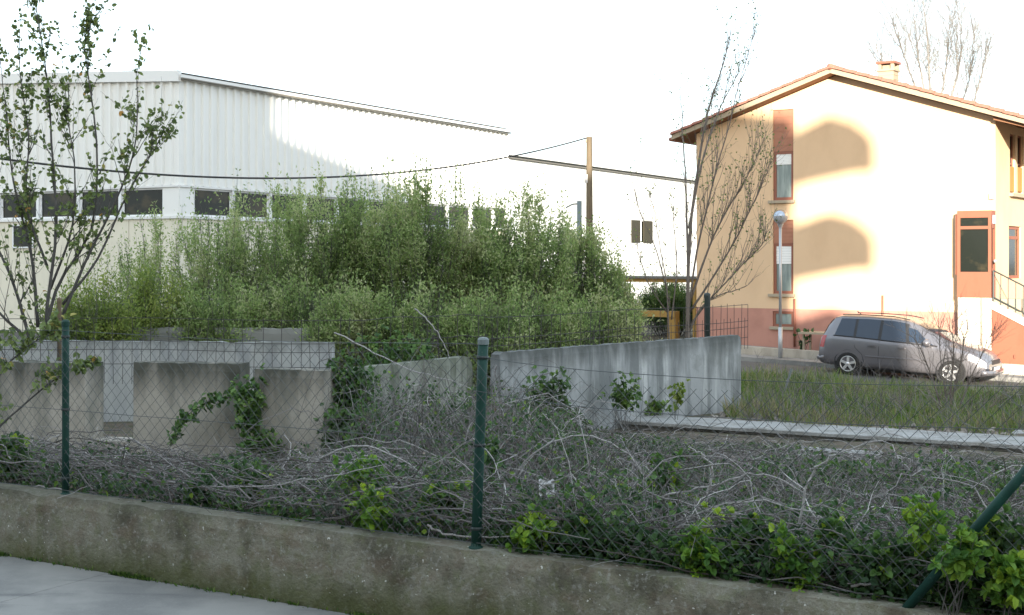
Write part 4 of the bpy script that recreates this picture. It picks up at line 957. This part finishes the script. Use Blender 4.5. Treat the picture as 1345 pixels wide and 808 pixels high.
TH = [(150, 335, 62, 29.5, .26, .2, 'loose airy shrub at the left end of the thicket with the cream wall showing through'),
      (222, 276, 60, 30.0, .30, .15, 'open leafy shrub of the thicket below the corner of the warehouse'),
      (292, 246, 52, 28.5, .5, .1, 'tall shrub with loose sprigs reaching over the overhead cable, second from the warehouse corner'),
      (355, 228, 58, 29.5, .68, .05, 'tall shrub whose sprays cover the warehouse window band at left of centre'),
      (425, 232, 62, 28.5, 1, 0, 'broad green shrub under the lowest sag of the cable'),
      (492, 218, 60, 29.0, 1.1, 0, 'upright feathery shrub that rises highest in the middle of the thicket'),
      (556, 222, 62, 28.0, 1.0, 0, 'dense feathery shrub just left of the middle green post line'),
      (622, 234, 62, 28.5, 1.0, 0, 'dense willow-like shrub rising above the middle green post'),
      (688, 254, 60, 28.0, 1.0, 0, 'dense shrub over the left end of the long grey panel'),
      (742, 274, 52, 29.0, 1.1, 0, 'pointed shrub in front of the foot of the utility pole'),
      (778, 308, 38, 29.0, 1, 0, 'smaller shrub right of the utility pole'),
      (800, 340, 22, 28.5, .8, 0, 'lowest shrub at the right end of the thicket beside the shelter')]
for (px, py, hw, Y, dn, gp, lab) in TH: shrub(px, py, hw*1.38, Y, lab, dens=dn, gap=gp)
LOW = [(120, 385, 55, 25.5, 'bright bushy growth behind the left fence post'), (205, 372, 60, 26.8, 'low bright green bush at the foot of the thicket above the white wall'), (290, 385, 60, 26.5, 'low rounded bush above the stained wide panel'),
       (380, 378, 55, 26.8, 'low bush above the narrow stained panel'), (462, 385, 55, 25.5, 'low bush behind the mossy panel'), (548, 390, 55, 25.5, 'low tangled bush behind the middle green post'),
       (640, 395, 55, 25.0, 'low bush behind the gap between the panels'), (722, 395, 55, 25.8, 'low bush behind the left half of the long grey panel'), (796, 400, 42, 27.0, 'low bush behind the right half of the long grey panel')]
for k, (px, py, hw, Y, lab) in enumerate(LOW): shrub(px, py, hw*1.1, Y, lab, dens=1.0 if k > 2 else .9, leafmat='leaf_light' if k < 2 else 'leaf_thicket', name='bush', group='low bushes in front of the thicket', cat='bush')
# dark hedge behind the shelter and beside the bare tree
shrub(880, 376, 48, 50.5, 'dark hedge seen through the shelter beside the bare tree', dens=1.4, leafmat='leaf_ivy', name='hedge', group=None, leaf=.08, cat='hedge')
shrub(822, 398, 20, 42.0, 'rounded green bush left of the ochre counter', dens=1.1, leafmat='leaf_thicket', name='bush', group=None, leaf=.07, cat='bush')

def tree(name, label, cat, Y, stems, bark, leafmat=None, twigs=26, tl=(.5, 1.1), up=.9, leaves_n=0, leaf=.06, spread=.6, sub_n=3, sub_r=1.0, depth=.25, tmin=.12, leafpart='foliage', rtw=.008, leafbias=None, group=None):
    x0 = (stems[0][0][0][0]-CX)/F*Y; zg = gz(x0, Y)-.1
    root = thing(name, label, cat, (x0, Y, zg), group=group); tr = Geo(); lf = Geo(); tw = Geo()
    allt = []
    for si, (pts, r0, r1) in enumerate(stems):
        ph = RNG.uniform(0, 6.28); K = 16
        Q = [np.array(at(px, py, Y)) for px, py in pts]
        for j, q in enumerate(Q):
            dy = depth*math.sin(ph)*(j/(len(Q)-1))*2; s_ = (Y+dy)/Y; q[0] *= s_; q[1] = Y+dy; q[2] = EZ+(q[2]-EZ)*s_
        P = smooth_line(Q, K); P += np.cumsum(n3(K, .006*Y/12), axis=0)*np.linspace(0, 1, K)[:, None]
        rs = r0+(r1-r0)*np.linspace(0, 1, K)**.8
        o = Geo(); o.tubes(P[None], rs[None], 7); o.build('trunk' if si == 0 else 'stem', M[bark], root, smooth=True)
        m = twigs if np.isscalar(twigs) else twigs[si]
        L0 = np.linalg.norm(P[-1]-P[0])
        t = RNG.uniform(tmin, .99, m); k = np.minimum((t*(K-1)).astype(int), K-2); f = t*(K-1)-k
        b = P[k]*(1-f)[:, None]+P[k+1]*f[:, None]; tan = P[k+1]-P[k]; tan /= np.linalg.norm(tan, axis=1, keepdims=True)
        d = tan*.8+n3(m, spread)*np.array([1, 1, .5]); d[:, 2] += up*.5; d /= np.linalg.norm(d, axis=1, keepdims=True)
        L = RNG.uniform(*tl, m)*(1.05-.6*t); tip = b+d*L[:, None]; tip[:, 2] += L*.15*up
        P2 = arcs(b, tip, -np.abs(RNG.normal(size=m))*.08*L, 7, .05*L.mean())
        tw.tubes(P2, taper(np.clip(RNG.uniform(.8, 1.3, m)*rtw*(1.15-.5*t), .003, .03), 7, .3), 4); allt.append(P2)
        if sub_n:
            m2 = m*sub_n; i = RNG.integers(0, m, m2); t = RNG.uniform(.2, .95, m2); k = np.minimum((t*6).astype(int), 5); f = t*6-k
            b = P2[i, k]*(1-f)[:, None]+P2[i, k+1]*f[:, None]; tan = P2[i, k+1]-P2[i, k]; tan /= np.linalg.norm(tan, axis=1, keepdims=True)+1e-6
            d = tan+n3(m2, .45); d[:, 2] += up*.35; L = RNG.uniform(.15, .45, m2)*sub_r
            P3 = arcs(b, b+d*L[:, None], RNG.normal(size=m2)*.02, 7, .03*sub_r); tw.tubes(P3, taper(np.full(m2, rtw*.42), 7, .5), 3); allt.append(P3)
    tw.build('branch', M[bark], root)
    if leaves_n:
        A = np.concatenate(allt); wgt = np.ones(len(A)) if leafbias is None else np.array([leafbias(a[3]) for a in A]); wgt = wgt/wgt.sum()
        i = RNG.choice(len(A), leaves_n, p=wgt); t = RNG.uniform(.15, 1, leaves_n); k = np.minimum((t*6).astype(int), 5); f = t*6-k
        q = A[i, k]*(1-f)[:, None]+A[i, k+1]*f[:, None]+n3(leaves_n, .012*Y/13)
        d = n3(leaves_n, .7); d[:, 2] -= .35
        v = np.clip(RNG.normal(size=leaves_n)*.25+.42, 0, .93); v[RNG.random(leaves_n) < .008] = 1
        lf.leaves(q, d, n3(leaves_n)+np.array([0, -.5, .7]), RNG.uniform(.55, 1.25, leaves_n)*leaf, RNG.uniform(.5, .85, leaves_n)*leaf, var=v)
        lf.build(leafpart, M[leafmat], root)
    return root
# leafy sapling cluster on the left
def lb(p):
    px = p[0]/p[1]*F+CX; py = CY-(p[2]-EZ)/p[1]*F
    return (1.35 if py < 150 else 1.1 if py < 330 else .7)
tree('sapling', 'many-stemmed young tree with small green leaves at the left edge', 'tree', 22.6,
     [([(60, 500), (61, 450), (62, 400), (75, 300), (70, 190), (62, 90), (46, -20)], 0.0450, .006),
      ([(60, 430), (78, 370), (120, 300), (128, 200), (118, 110), (112, 50), (122, 14)], 0.0330, .004),
      ([(80, 420), (112, 345), (150, 270), (178, 200), (182, 140), (180, 80)], 0.0300, .004),
      ([(82, 400), (128, 340), (160, 270), (188, 220), (208, 190), (228, 152)], 0.0255, .003),
      ([(40, 450), (20, 380), (-5, 320), (-25, 240), (-30, 150)], 0.0330, .005),
      ([(50, 430), (42, 340), (20, 250), (8, 160), (-8, 60)], 0.0330, .004),
      ([(66, 380), (95, 300), (100, 220), (92, 150), (96, 90)], 0.0240, .003),
      ([(30, 440), (-10, 400), (-40, 330)], 0.0300, .005),
      ([(62, 350), (36, 270), (40, 180), (30, 90), (36, 20)], 0.0240, .003)],
     'bark', 'leaf_tree', twigs=[34, 30, 20, 16, 18, 26, 20, 8, 24], tl=(.42, 1.0), up=.8, leaves_n=2900, leaf=.09, spread=.42, sub_n=2, sub_r=.95, depth=.25, rtw=.009, leafbias=lb)
tree('sapling', 'low leafy branch spray hanging before the left fence post', 'sapling', 12.6, 
     [([(-30, 600), (0, 560), (45, 520), (90, 488), (112, 478)], .014, .004), ([(-20, 520), (10, 480), (40, 455), (70, 440)], .012, .003)],
     'bark', 'leaf_tree', twigs=[12, 12], tl=(.18, .4), up=.4, leaves_n=420, leaf=.07, spread=.5, sub_n=2, sub_r=.4, depth=.05, rtw=.005)
# slender bare tree in front of the house corner
tree('bare_tree', 'slender nearly bare tree standing in front of the left corner of the peach house', 'tree', 27.5,
     [([(903, 470), (903, 400), (905, 320), (914, 230), (928, 150), (946, 90), (958, 45)], .05, .008),
      ([(904, 415), (915, 330), (935, 250), (955, 180), (975, 110), (996, 40)], .026, .004),
      ([(905, 400), (930, 330), (958, 270), (985, 225), (1004, 178)], .028, .004),
      ([(906, 410), (940, 360), (975, 300), (1000, 250), (1012, 215)], .026, .004),
      ([(904, 430), (935, 390), (975, 350), (1002, 320), (1012, 300)], .022, .004),
      ([(904, 350), (900, 270), (893, 190), (886, 120)], .03, .004),
      ([(905, 300), (925, 200), (950, 130), (975, 80)], .03, .004),
      ([(903, 440), (925, 400), (960, 385), (985, 378)], .025, .004)],
     'bark_red', 'leaf_tree', twigs=[30, 36, 40, 36, 28, 12, 26, 12], tl=(.5, 1.3), up=1.1, leaves_n=1100, leaf=.05, spread=.32, sub_n=2, sub_r=1.0, depth=.5, rtw=.0075, tmin=.25)
tree('bare_shrub', 'thin wiry shrub with a few leaves between the window shutters and the bare tree', 'shrub', 28.5,
     [([(880, 470), (876, 380), (868, 320), (858, 260)], .022, .003), ([(880, 400), (862, 330), (838, 270), (822, 205)], .018, .003), ([(882, 420), (890, 340), (884, 280)], .018, .003), ([(876, 410), (850, 370), (835, 320)], .016, .003)],
     'bark_red', 'leaf_tree', twigs=12, tl=(.3, .8), up=1.2, leaves_n=220, leaf=.05, spread=.3, sub_n=1, depth=.3, rtw=.007, tmin=.2)
# bare tree behind the roof
tree('poplar', 'tall bare tree with upright sunlit branches rising behind the house roof', 'tree', 75,
     [([(1222, 470), (1222, 300), (1224, 140), (1222, 60), (1218, -5)], .14, .018),
      ([(1223, 190), (1200, 110), (1182, 60), (1172, 25)], .08, .012), ([(1223, 200), (1252, 120), (1262, 60), (1256, 5)], .09, .012), ([(1223, 200), (1272, 150), (1290, 100), (1300, 66)], .07, .012),
      ([(1223, 210), (1180, 130), (1158, 90), (1150, 62)], .07, .01), ([(1223, 160), (1208, 80), (1206, 10)], .08, .012), ([(1224, 180), (1240, 90), (1240, 25)], .08, .012), ([(1223, 200), (1262, 140), (1278, 90), (1282, 50)], .06, .01)],
     'bark_far', None, twigs=[52, 44, 48, 40, 40, 44, 48, 40], tl=(1.6, 4.6), up=1.1, spread=.62, sub_n=4, sub_r=3.0, depth=1.2, rtw=.018, tmin=.3)
# bare bush in front of the car
tree('bare_bush', 'bare twiggy bush growing in front of the front wheel of the car', 'bush', 22.5,
     [([(1246, 585), (1247, 520), (1250, 460), (1246, 418)], .025, .004), ([(1246, 570), (1228, 510), (1210, 460), (1195, 440)], .02, .003), ([(1247, 570), (1270, 510), (1292, 465), (1306, 440)], .02, .003),
      ([(1246, 580), (1210, 545), (1180, 520)], .015, .003), ([(1248, 580), (1290, 545), (1330, 520)], .015, .003), ([(1247, 540), (1262, 470), (1268, 430)], .016, .003), ([(1246, 540), (1235, 480), (1226, 432)], .016, .003)],
     'bark_red', None, twigs=22, tl=(.3, .75), up=.5, spread=.5, sub_n=4, sub_r=.8, depth=.3, rtw=.006)

# ------------------------------------------------------------------ grass behind the slab
N = 60000; s = RNG.uniform(-1.5, 13, N); w_ = RNG.uniform(11.3, 23.9, N)
P = A0+np.outer(s, DS)+np.outer(w_, DW); keep = (P[:, 0]/P[:, 1]*F+CX > 955); 
cl = np.array([noise.noise(Vector((p[0]*.8, p[1]*.8, 5))) for p in P]); keep &= RNG.random(N) < np.clip(.75+cl*1.4, .15, 1)
P = P[keep]; cl = cl[keep]; N = len(P); z = np.array([gz(p[0], p[1]) for p in P])
g = Geo(); base = np.column_stack([P, z-.01]); dd = n3(N, .38); dd[:, 2] = 1
h = RNG.uniform(.08, .27, N)*(1+cl*1.2)*(1+.5*np.clip((w_[keep]-17)/4, 0, 1)); dry = np.clip((14.5-w_[keep])/3.5, 0, 1)
g.leaves(base, dd, n3(N), h, RNG.uniform(.012, .026, N), var=np.clip(.38+cl*.5+RNG.normal(size=N)*.22+.10+dry*.35, 0, 1), simple=True)
g.build('grass', M['grass'], kind='stuff', label='rough green grass strip between the concrete strip and the side street', category='grass')

n = 700; s = RNG.uniform(-.5, 12, n); w_ = RNG.uniform(11, 22, n)**1; w_ = 11+(w_-11)*RNG.random(n); P = A0+np.outer(s, DS)+np.outer(w_, DW); P = P[P[:, 0]/P[:, 1]*F+CX > 985]; n = len(P)
z = np.array([gz(*p) for p in P]); tp = n3(n, .18); tp[:, 2] = RNG.uniform(.25, .75, n); b0_ = np.column_stack([P, z]); PP = arcs(b0_, b0_+tp, np.zeros(n), 7, .05)
g = Geo(); g.tubes(PP, taper(RNG.uniform(.003, .006, n), 7, .4), 3, var=RNG.uniform(.2, .8, n))
i = RNG.integers(0, n, n*5); q = PP[i, RNG.integers(2, 7, n*5)]; tp = n3(n*5, .16); tp[:, 2] = np.abs(tp[:, 2])+.05; g.tubes(arcs(q, q+tp, np.zeros(n*5), 4, .02), taper(np.full(n*5, .0024), 4, .5), 3, var=RNG.uniform(.2, .8, n*5))
g.build('dry_weeds', M['dead_stem'], kind='stuff', label='dry brown weed stalks standing in the grass strip at right', category='weeds')

# ------------------------------------------------------------------ dead bramble tangle covering the front of the plot
def lim(X, Y):
    """height the tangle may reach: thick near the fence, low before the concrete strip"""
    s_, wv = to_sw(X, Y); h = .42+.45*noise.noise(Vector((X*.8, Y*.8, 3)))+.15*noise.noise(Vector((X*2.4, Y*2.4, 3)))
    pxx = X/Y*F+CX
    h += .62*smooth(2.2, 4.2, wv)*smooth(425, 480, pxx)*(1-smooth(650, 800, pxx))
    h *= 1-.45*smooth(5, 8, wv)
    px = X/Y*F+CX
    if px < 430: h *= .62+.25*smooth(300, 430, px)
    if px > 760: h *= 1-.80*smooth(6.3, 8.4, wv)*smooth(700, 790, px)
    return max(.06, h)
def inside(X, Y):
    s_, wv = to_sw(X, Y); px = X/Y*F+CX
    if wv < .12: return False
    front = 5.0+.0 if px < 430 else 9.6
    if px < 430 and Y > 16.0-.1*(px/100): return False
    # not through the panels
    a = (X+.16)*4.5-(Y-18.6)*4.02
    if px < 640: a = (X+1.93)*1.75-(Y-16.4)*1.41
    if px > 430 and a < .6: return False
    if px > 800 and wv > 9.4: return False
    return wv < 12
def scatter(n, smin=-4.2, smax=9.0, wmax=10):
    out = []
    while len(out) < n:
        s_ = RNG.uniform(smin, smax); wv = wmax*RNG.random()**1.15+.12; X, Y = sw(s_, wv)
        if inside(X, Y): out.append((X, Y))
    return np.array(out)
def stems(n, rlo, rhi, llo, lhi, K, sides, hi=1.0, wob=.08):
    b = scatter(n); zz = np.array([gz(x, y) for x, y in b]); hh = np.array([lim(x, y) for x, y in b])*hi
    a = RNG.uniform(0, 2*np.pi, n); L = RNG.uniform(llo, lhi, n)
    z0 = zz+hh*RNG.uniform(0, .75, n); base = np.column_stack([b, z0])
    t2 = b+np.column_stack([np.cos(a), np.sin(a)])*L[:, None]
    ok = np.array([to_sw(*p)[1] > -.02 for p in t2]); t2 = np.where(ok[:, None], t2, b+(b-t2))
    z1 = np.array([gz(x, y) for x, y in t2])+hh*RNG.uniform(0, .9, n)
    P = arcs(base, np.column_stack([t2, z1]), hh*RNG.uniform(-.1, .75, n), K, wob)
    return P, taper(RNG.uniform(rlo, rhi, n), K, .45)
g = Geo()
for (n, a, b, c, d, K, sd3, hi, wob, v0, v1) in ((2600, .003, .0065, .5, 1.5, 10, 4, 1.0, .12, .3, 1.0), (9000, .0016, .0032, .25, .9, 7, 3, .95, .09, .25, 1.0), (13000, .001, .002, .12, .5, 5, 3, .85, .06, .1, .9)):
    P, R = stems(n, a, b, c, d, K, sd3, hi, wob)
    g.tubes(P, R, sd3, var=RNG.uniform(v0, v1, n)**1.1)
g.build('bramble_tangle', M['dead_stem'], kind='stuff', label='grey-mauve tangle of dead bramble stems covering the front of the plot', category='undergrowth')
g = Geo(); n = 320; s_ = RNG.uniform(-4.5, 8.5, n); wv = RNG.uniform(.05, .9, n); P0 = A0+np.outer(s_, DS)+np.outer(wv, DW); a_ = RNG.normal(size=n)*.22
dr = np.outer(np.cos(a_), DS)+np.outer(np.sin(a_), DW); Ls = RNG.uniform(.5, 1.9, n)*RNG.choice([-1, 1], n); P1 = P0+dr*Ls[:, None]; zz = np.array([wall_top(a) for a in s_])
w1 = np.array([to_sw(*p)[1] for p in P1]); P1 += DW[None]*np.maximum(0, .06-w1)[:, None]
P = arcs(np.column_stack([P0, zz+RNG.uniform(.01, .26, n)]), np.column_stack([P1, zz+RNG.uniform(.01, .30, n)]), RNG.uniform(-.03, .12, n), 12, .09)
g.tubes(P, taper(RNG.uniform(.003, .0075, n), 12, .5), 5, var=RNG.uniform(.15, .85, n))
g.build('fallen_sticks', M['dead_stem'], kind='stuff', label='dark crossing sticks heaped low behind the chain-link along the wall top', category='undergrowth')
# dry leaves and litter low in the tangle
n = 26000; b = scatter(n, wmax=10); z = np.array([gz(x, y)+abs(RNG.normal())*.35*lim(x, y) for x, y in b])
g = Geo(); g.leaves(np.column_stack([b, z]), n3(n), n3(n)+[0, 0, 1], RNG.uniform(.02, .055, n), RNG.uniform(.015, .035, n), var=RNG.uniform(0, 1, n)**1.3, simple=True)
g.build('leaf_litter', M['leaf_litter'], kind='stuff', label='dry grey-brown leaf litter under the dead brambles', category='leaf litter')
# green undergrowth scattered through the tangle
n = 70000; b = scatter(n, wmax=10.5); dn = np.array([noise.noise(Vector((x*1.3, y*1.3, 7)))+.35*noise.noise(Vector((x*4, y*4, 1))) for x, y in b])
wv = np.array([to_sw(x, y)[1] for x, y in b]); keep = (dn > -.13)|((wv < 1.3) & (dn > -.22) & (RNG.random(n) < .8)); b = b[keep]; dn = dn[keep]; n = len(b)
z = np.array([gz(x, y)+RNG.uniform(.1, 1.02)*lim(x, y) for x, y in b])
g = Geo(); g.leaves(np.column_stack([b, z]), n3(n), n3(n, .7)+[0, -.3, 1], RNG.uniform(.03, .065, n), RNG.uniform(.022, .05, n), var=np.clip(RNG.normal(size=n)*.22+.5, 0, .9))
n2 = 20000; s_ = RNG.uniform(-4, 9, n2); wv = .02+np.abs(RNG.normal(size=n2))*.35; P0 = A0+np.outer(s_, DS)+np.outer(wv, DW)
pxs = P0[:, 0]/P0[:, 1]*F+CX; nz = np.array([noise.noise(Vector((a*1.1, 4, b_*2))) for a, b_ in zip(s_, wv)]); kp = RNG.random(n2) < np.where(pxs > 640, .95+nz*.6, .12+nz*.8); P0 = P0[kp]; s_ = s_[kp]; nz = nz[kp]; n2 = len(P0)
z2 = np.array([wall_top(a) for a in s_])-.05+RNG.uniform(0, 1, n2)**1.3*(.26+.2*nz)
g.leaves(np.column_stack([P0, z2]), n3(n2), n3(n2, .7)+[0, -.4, .8], RNG.uniform(.03, .062, n2), RNG.uniform(.022, .048, n2), var=np.clip(RNG.normal(size=n2)*.22+.33, 0, .9))
g.build('undergrowth', M['leaf_bramble'], kind='stuff', label='small green leaves of undergrowth showing through the dead brambles', category='undergrowth')

# individual leafy bramble shoots along the fence
def clump(px, py, w_, rpx, rpy, nl, leafmat, label, name='bramble_bush', group='leafy brambles along the fence', leaf=.062, cat='bramble', depth=.22, stemn=9, vmean=.42, Y=None):
    q = (px-CX)/F
    if Y is None: P, k = pxw(px, w_); X, Y = float(P[0]), float(P[1])
    else: X = q*Y
    zc = zat(py, Y); rx_, rz_ = rpx/F*Y, rpy/F*Y; zg = gz(X, Y) if to_sw(X, Y)[1] > 0 else wall_top(to_sw(X, Y)[0])
    zg = min(zg, zc-rz_*.5); root = thing(name, label, cat, (X, Y, zg), group=group)
    n = stemn; tip = np.array([X, Y, zc])+RNG.uniform(-1, 1, (n, 3))*[rx_*.9, depth*.8, rz_*.95]; base = np.column_stack([X+RNG.normal(size=n)*rx_*.3, Y+RNG.uniform(0, .15, n), np.full(n, zg-.03)])
    P = arcs(base, tip, RNG.uniform(0, .5, n)*rz_, 8, .04); g = Geo(); g.tubes(P, taper(RNG.uniform(.0025, .005, n), 8, .4), 4, var=.4); g.build('stems', M['bark'], root)
    # leaves in threes at nodes on or near the stems
    m = nl//3; a = P[RNG.integers(0, n, m), RNG.integers(3, 8, m)]; c = a*.55+(np.array([X, Y, zc])+np.clip(RNG.normal(size=(m, 3))*.5, -1, 1)*[rx_, depth, rz_])*.45+n3(m, .03)
    out = (c-np.array([X, Y+.1, zc-.05]))/np.array([rx_, depth, rz_]); out = out/(np.linalg.norm(out, axis=1, keepdims=True)+.01)+n3(m, .4)
    pos = np.repeat(c, 3, 0); d = np.repeat(out, 3, 0)*.6+n3(m*3, .55); nr = np.repeat(out, 3, 0)*.5+[0, -.25, .8]+n3(m*3, .35)
    vv = np.clip(np.repeat(RNG.normal(size=m)*.22+vmean, 3)+RNG.normal(size=m*3)*.08, 0, 1)
    g = Geo(); g.leaves(pos, d, nr, RNG.uniform(.7, 1.2, m*3)*leaf, RNG.uniform(.6, .85, m*3)*leaf, var=vv); g.build('foliage', M[leafmat], root)
    return root
CL = [(18, 598, .35, 60, 32, 620, 'leaf_bramble', 'dark green bramble bush at the left edge below the leafy branches', .5),
 (262, 642, .3, 22, 16, 120, 'leaf_bramble', 'small dark bramble sprig among twigs between the left post and the stained panel', .4),
 (330, 625, .6, 28, 14, 110, 'leaf_bramble', 'small low sprig with a yellowish leaf under the wide stained panel', .6),
 (492, 668, .12, 28, 26, 200, 'leaf_bright', 'bright yellow-green bramble clump hanging at the wall edge left of the middle post', .45),
 (480, 615, .5, 34, 20, 200, 'leaf_bright', 'bright bramble sprig above the yellow-green clump left of the middle post', .3),
 (586, 645, .4, 32, 22, 220, 'leaf_bramble', 'mid green bramble clump touching the middle green post on its left', .6),
 (640, 590, 1.3, 26, 14, 90, 'leaf_bramble', 'small sprig behind the middle green post', .5),
 (702, 690, .12, 34, 26, 240, 'leaf_bright', 'yellow-green bramble clump on the wall right of the middle post', .5),
 (765, 700, .2, 42, 26, 300, 'leaf_bramble', 'dark bramble clump with small leaves beside the yellow-green one', .45),
 (835, 712, .25, 42, 24, 300, 'leaf_bramble', 'dark low bramble mat on the wall between the middle post and the centre right', .35),
 (918, 722, .12, 30, 34, 260, 'leaf_bright', 'bramble clump with yellow tips trailing over the chipped wall edge', .35),
 (930, 680, .6, 18, 12, 70, 'leaf_bright', 'single bright lime sprig above the trailing clump', .7),
 (870, 622, 1.8, 30, 28, 200, 'leaf_bramble', 'upright green bramble sprig standing in the tangle before the concrete strip', .6),
 (985, 705, .3, 40, 32, 360, 'leaf_bramble', 'dense dark bramble clump right of the trailing yellow-tipped one', .5),
 (1050, 728, .15, 34, 34, 300, 'leaf_bright', 'bright green bramble clump hanging low on the wall, right of centre', .3),
 (1105, 705, .4, 40, 30, 340, 'leaf_bramble', 'full green bramble clump halfway between the middle post and the brace', .55),
 (1170, 728, .2, 44, 36, 380, 'leaf_bramble', 'broad dark bramble clump just left of the slanting brace', .45),
 (1215, 676, .3, 26, 26, 190, 'leaf_bright', 'tall bright bramble shoot beside the slanting brace', .45),
 (1262, 712, -.1, 26, 20, 170, 'leaf_bright', 'bright bramble clump crossing behind the slanting brace', .3),
 (1302, 690, .3, 36, 30, 320, 'leaf_bramble', 'bramble clump under the upper part of the brace at the right edge', .65),
 (1328, 752, -.02, 28, 36, 300, 'leaf_bright', 'large bright-leaved bramble clump in the lower right corner right of the brace', .38),
 (1262, 760, .12, 42, 28, 300, 'leaf_bramble', 'dark bramble clump at the foot of the brace', .35),
 (1370, 700, .3, 36, 50, 360, 'leaf_bramble', 'bramble clump at the extreme right edge of the fence', .5)]
for (px, py, w_, rx_, ry_, nl, lm, lab, vm) in CL: clump(px, py, w_, rx_, ry_, int(nl*1.5), lm, lab, vmean=vm)
# ivy and creepers on the panels
IV = [(328, 530, 15.95, 16, 42, 420, 'ivy climbing the dark gap between the two stained panels', .6, .12), (340, 585, 15.85, 34, 18, 330, 'ivy spreading at the foot of the gap between the stained panels', .55, .12),
 (462, 500, 16.1, 34, 40, 700, 'thick dark ivy on the left end of the mossy panel', .35, .16), (470, 560, 15.7, 52, 34, 900, 'wide dark ivy mound at the foot of the narrow stained panel', .35, .25),
 (520, 450, 17.6, 60, 18, 420, 'leafy creeper lying along the top of the mossy panel', .5, .15),
 (718, 520, 18.6, 34, 34, 560, 'ivy climbing the left half of the long grey panel', .4, .15), (735, 560, 18.0, 40, 24, 420, 'ivy mound at the foot of the long grey panel', .35, .25),
 (835, 534, 21.2, 46, 11, 620, 'rounded green mound of creeper before the right half of the long grey panel', .8, .25), (820, 512, 19.8, 22, 20, 200, 'small ivy tuft above the green mound on the long grey panel', .6, .12)]
for (px, py, Y, rx_, ry_, nl, lab, vm, dp) in IV: clump(px, py, 0, rx_*1.25, ry_*1.2, int(nl*1.5), 'leaf_ivy', lab, name='ivy', group='ivy and creepers on the panels', leaf=.07, cat='ivy', depth=dp, vmean=vm, Y=Y, stemn=16)
clump(890, 508, 0, 10, 24, 130, 'leaf_light', 'single upright yellow-green sprig in front of the right end of the long grey panel', name='sprig', group=None, leaf=.07, cat='sprig', depth=.05, vmean=.5, stemn=3, Y=20.5)
# curved creeper strand across the wide stained panel
cs = thing('creeper', 'thin leafy creeper strand arching across the wide stained panel', 'creeper', at(228, 572, 16.2))
P = smooth_line([at(225, 580, 16.2), at(240, 552, 16.3), at(265, 532, 16.3), at(290, 522, 16.3), at(318, 524, 16.1)], 30)
g = Geo(); g.tube(P, .006, 5); g.build('stem', M['bark'], cs)
q = np.repeat(P, 6, 0)+n3(180, .035); g = Geo(); g.leaves(q, n3(180), n3(180)+[0, -.8, .4], .075, .06, var=RNG.uniform(.2, .8, 180)); g.build('foliage', M['leaf_ivy'], cs)
# long pale arching canes that stand out of the tangle
CN = [([(1050, 690), (1058, 640), (1075, 612), (1110, 592), (1160, 578)], .5, 'pale cane arching up to the concrete strip right of centre'), ([(660, 640), (710, 590), (770, 572), (830, 600), (850, 650)], 2.0, 'long pale cane arching beyond the middle post'),
 ([(420, 600), (470, 585), (520, 600), (570, 640), (600, 690)], .8, 'pale cane bending down to the foot of the middle post'), ([(150, 622), (230, 634), (320, 640), (420, 628), (500, 612)], .3, 'long thin cane lying along the fence between the first two posts'),
 ([(560, 690), (590, 702), (640, 706), (700, 703)], .06, 'thin twig lying on the wall at the foot of the middle post'), ([(870, 652), (930, 640), (1000, 622), (1060, 650)], 1.2, 'pale branching cane in the tangle right of the upright sprig'),
 ([(930, 650), (935, 610), (905, 585)], 1.0, 'short forked cane near the small broken strip'), ([(1120, 770), (1180, 765), (1230, 780)], .1, 'pale twig hanging over the wall left of the brace'),
 ([(545, 405), (570, 430), (592, 470)], 6.5, 'dark bent branch over the round-cornered mossy panel'), ([(440, 436), (520, 478), (590, 500), (640, 520)], 5.6, 'dry cane slanting down across the mossy panel'),
 ([(0, 645), (60, 640), (130, 655)], .1, 'dead twig lying on the wall at the foot of the left post')]
for pts, w_, lab in CN:
    Q = []
    for px, py in pts:
        P_, k = pxw(px, w_); Q.append(at(px, py, float(P_[1])))
    g = Geo(); g.tubes(smooth_line(Q, 20)[None]+n3(20, .006)[None], np.linspace(.0085, .004, 20)[None], 6, var=.9); g.build('dead_cane', M['dead_stem'], label=lab, category='cane', group='long canes in the tangle')
# weeds at the foot of the retaining wall
g = Geo(); n = 9000; s = RNG.uniform(-4, 6, n); dn = np.array([noise.noise(Vector((a*1.7, 3, 3)))+.5*noise.noise(Vector((a*6, 1, 3))) for a in s]); keep = RNG.random(n) < np.clip(.12+dn*1.5, .04, 1); s = s[keep]; n = len(s)
P = A0+np.outer(s, DS)+np.outer(-.125-np.abs(RNG.normal(size=n))*.018, DW); dd = n3(n, .5); dd[:, 2] = .8
g.leaves(np.column_stack([P, [zpave(a)-.005 for a in s]]), dd, n3(n), RNG.uniform(.015, .06, n), RNG.uniform(.008, .02, n), var=RNG.uniform(0, 1, n), simple=True)
g.build('wall_weeds', M['moss'], kind='stuff', label='moss and small weeds in the joint between pavement and retaining wall', category='weeds')
# white rag caught in the brambles
q = at(718, 640, 9.9); g = Geo(); V = []; 
for i in range(9):
    for j in range(9): V.append((q[0]+(i-4)*.014, q[1]+.02*noise.noise(Vector((i*.7, j*.6, 4)))*3, q[2]+(j-4)*.013+.02*noise.noise(Vector((i*.5, j*.5, 9)))))
g.add(V, [(i*9+j, (i+1)*9+j, (i+1)*9+j+1, i*9+j+1) for i in range(8) for j in range(8)]); g.build('rag', M['rag'], smooth=True, label='crumpled white scrap caught in the dead brambles right of the middle post', category='scrap')
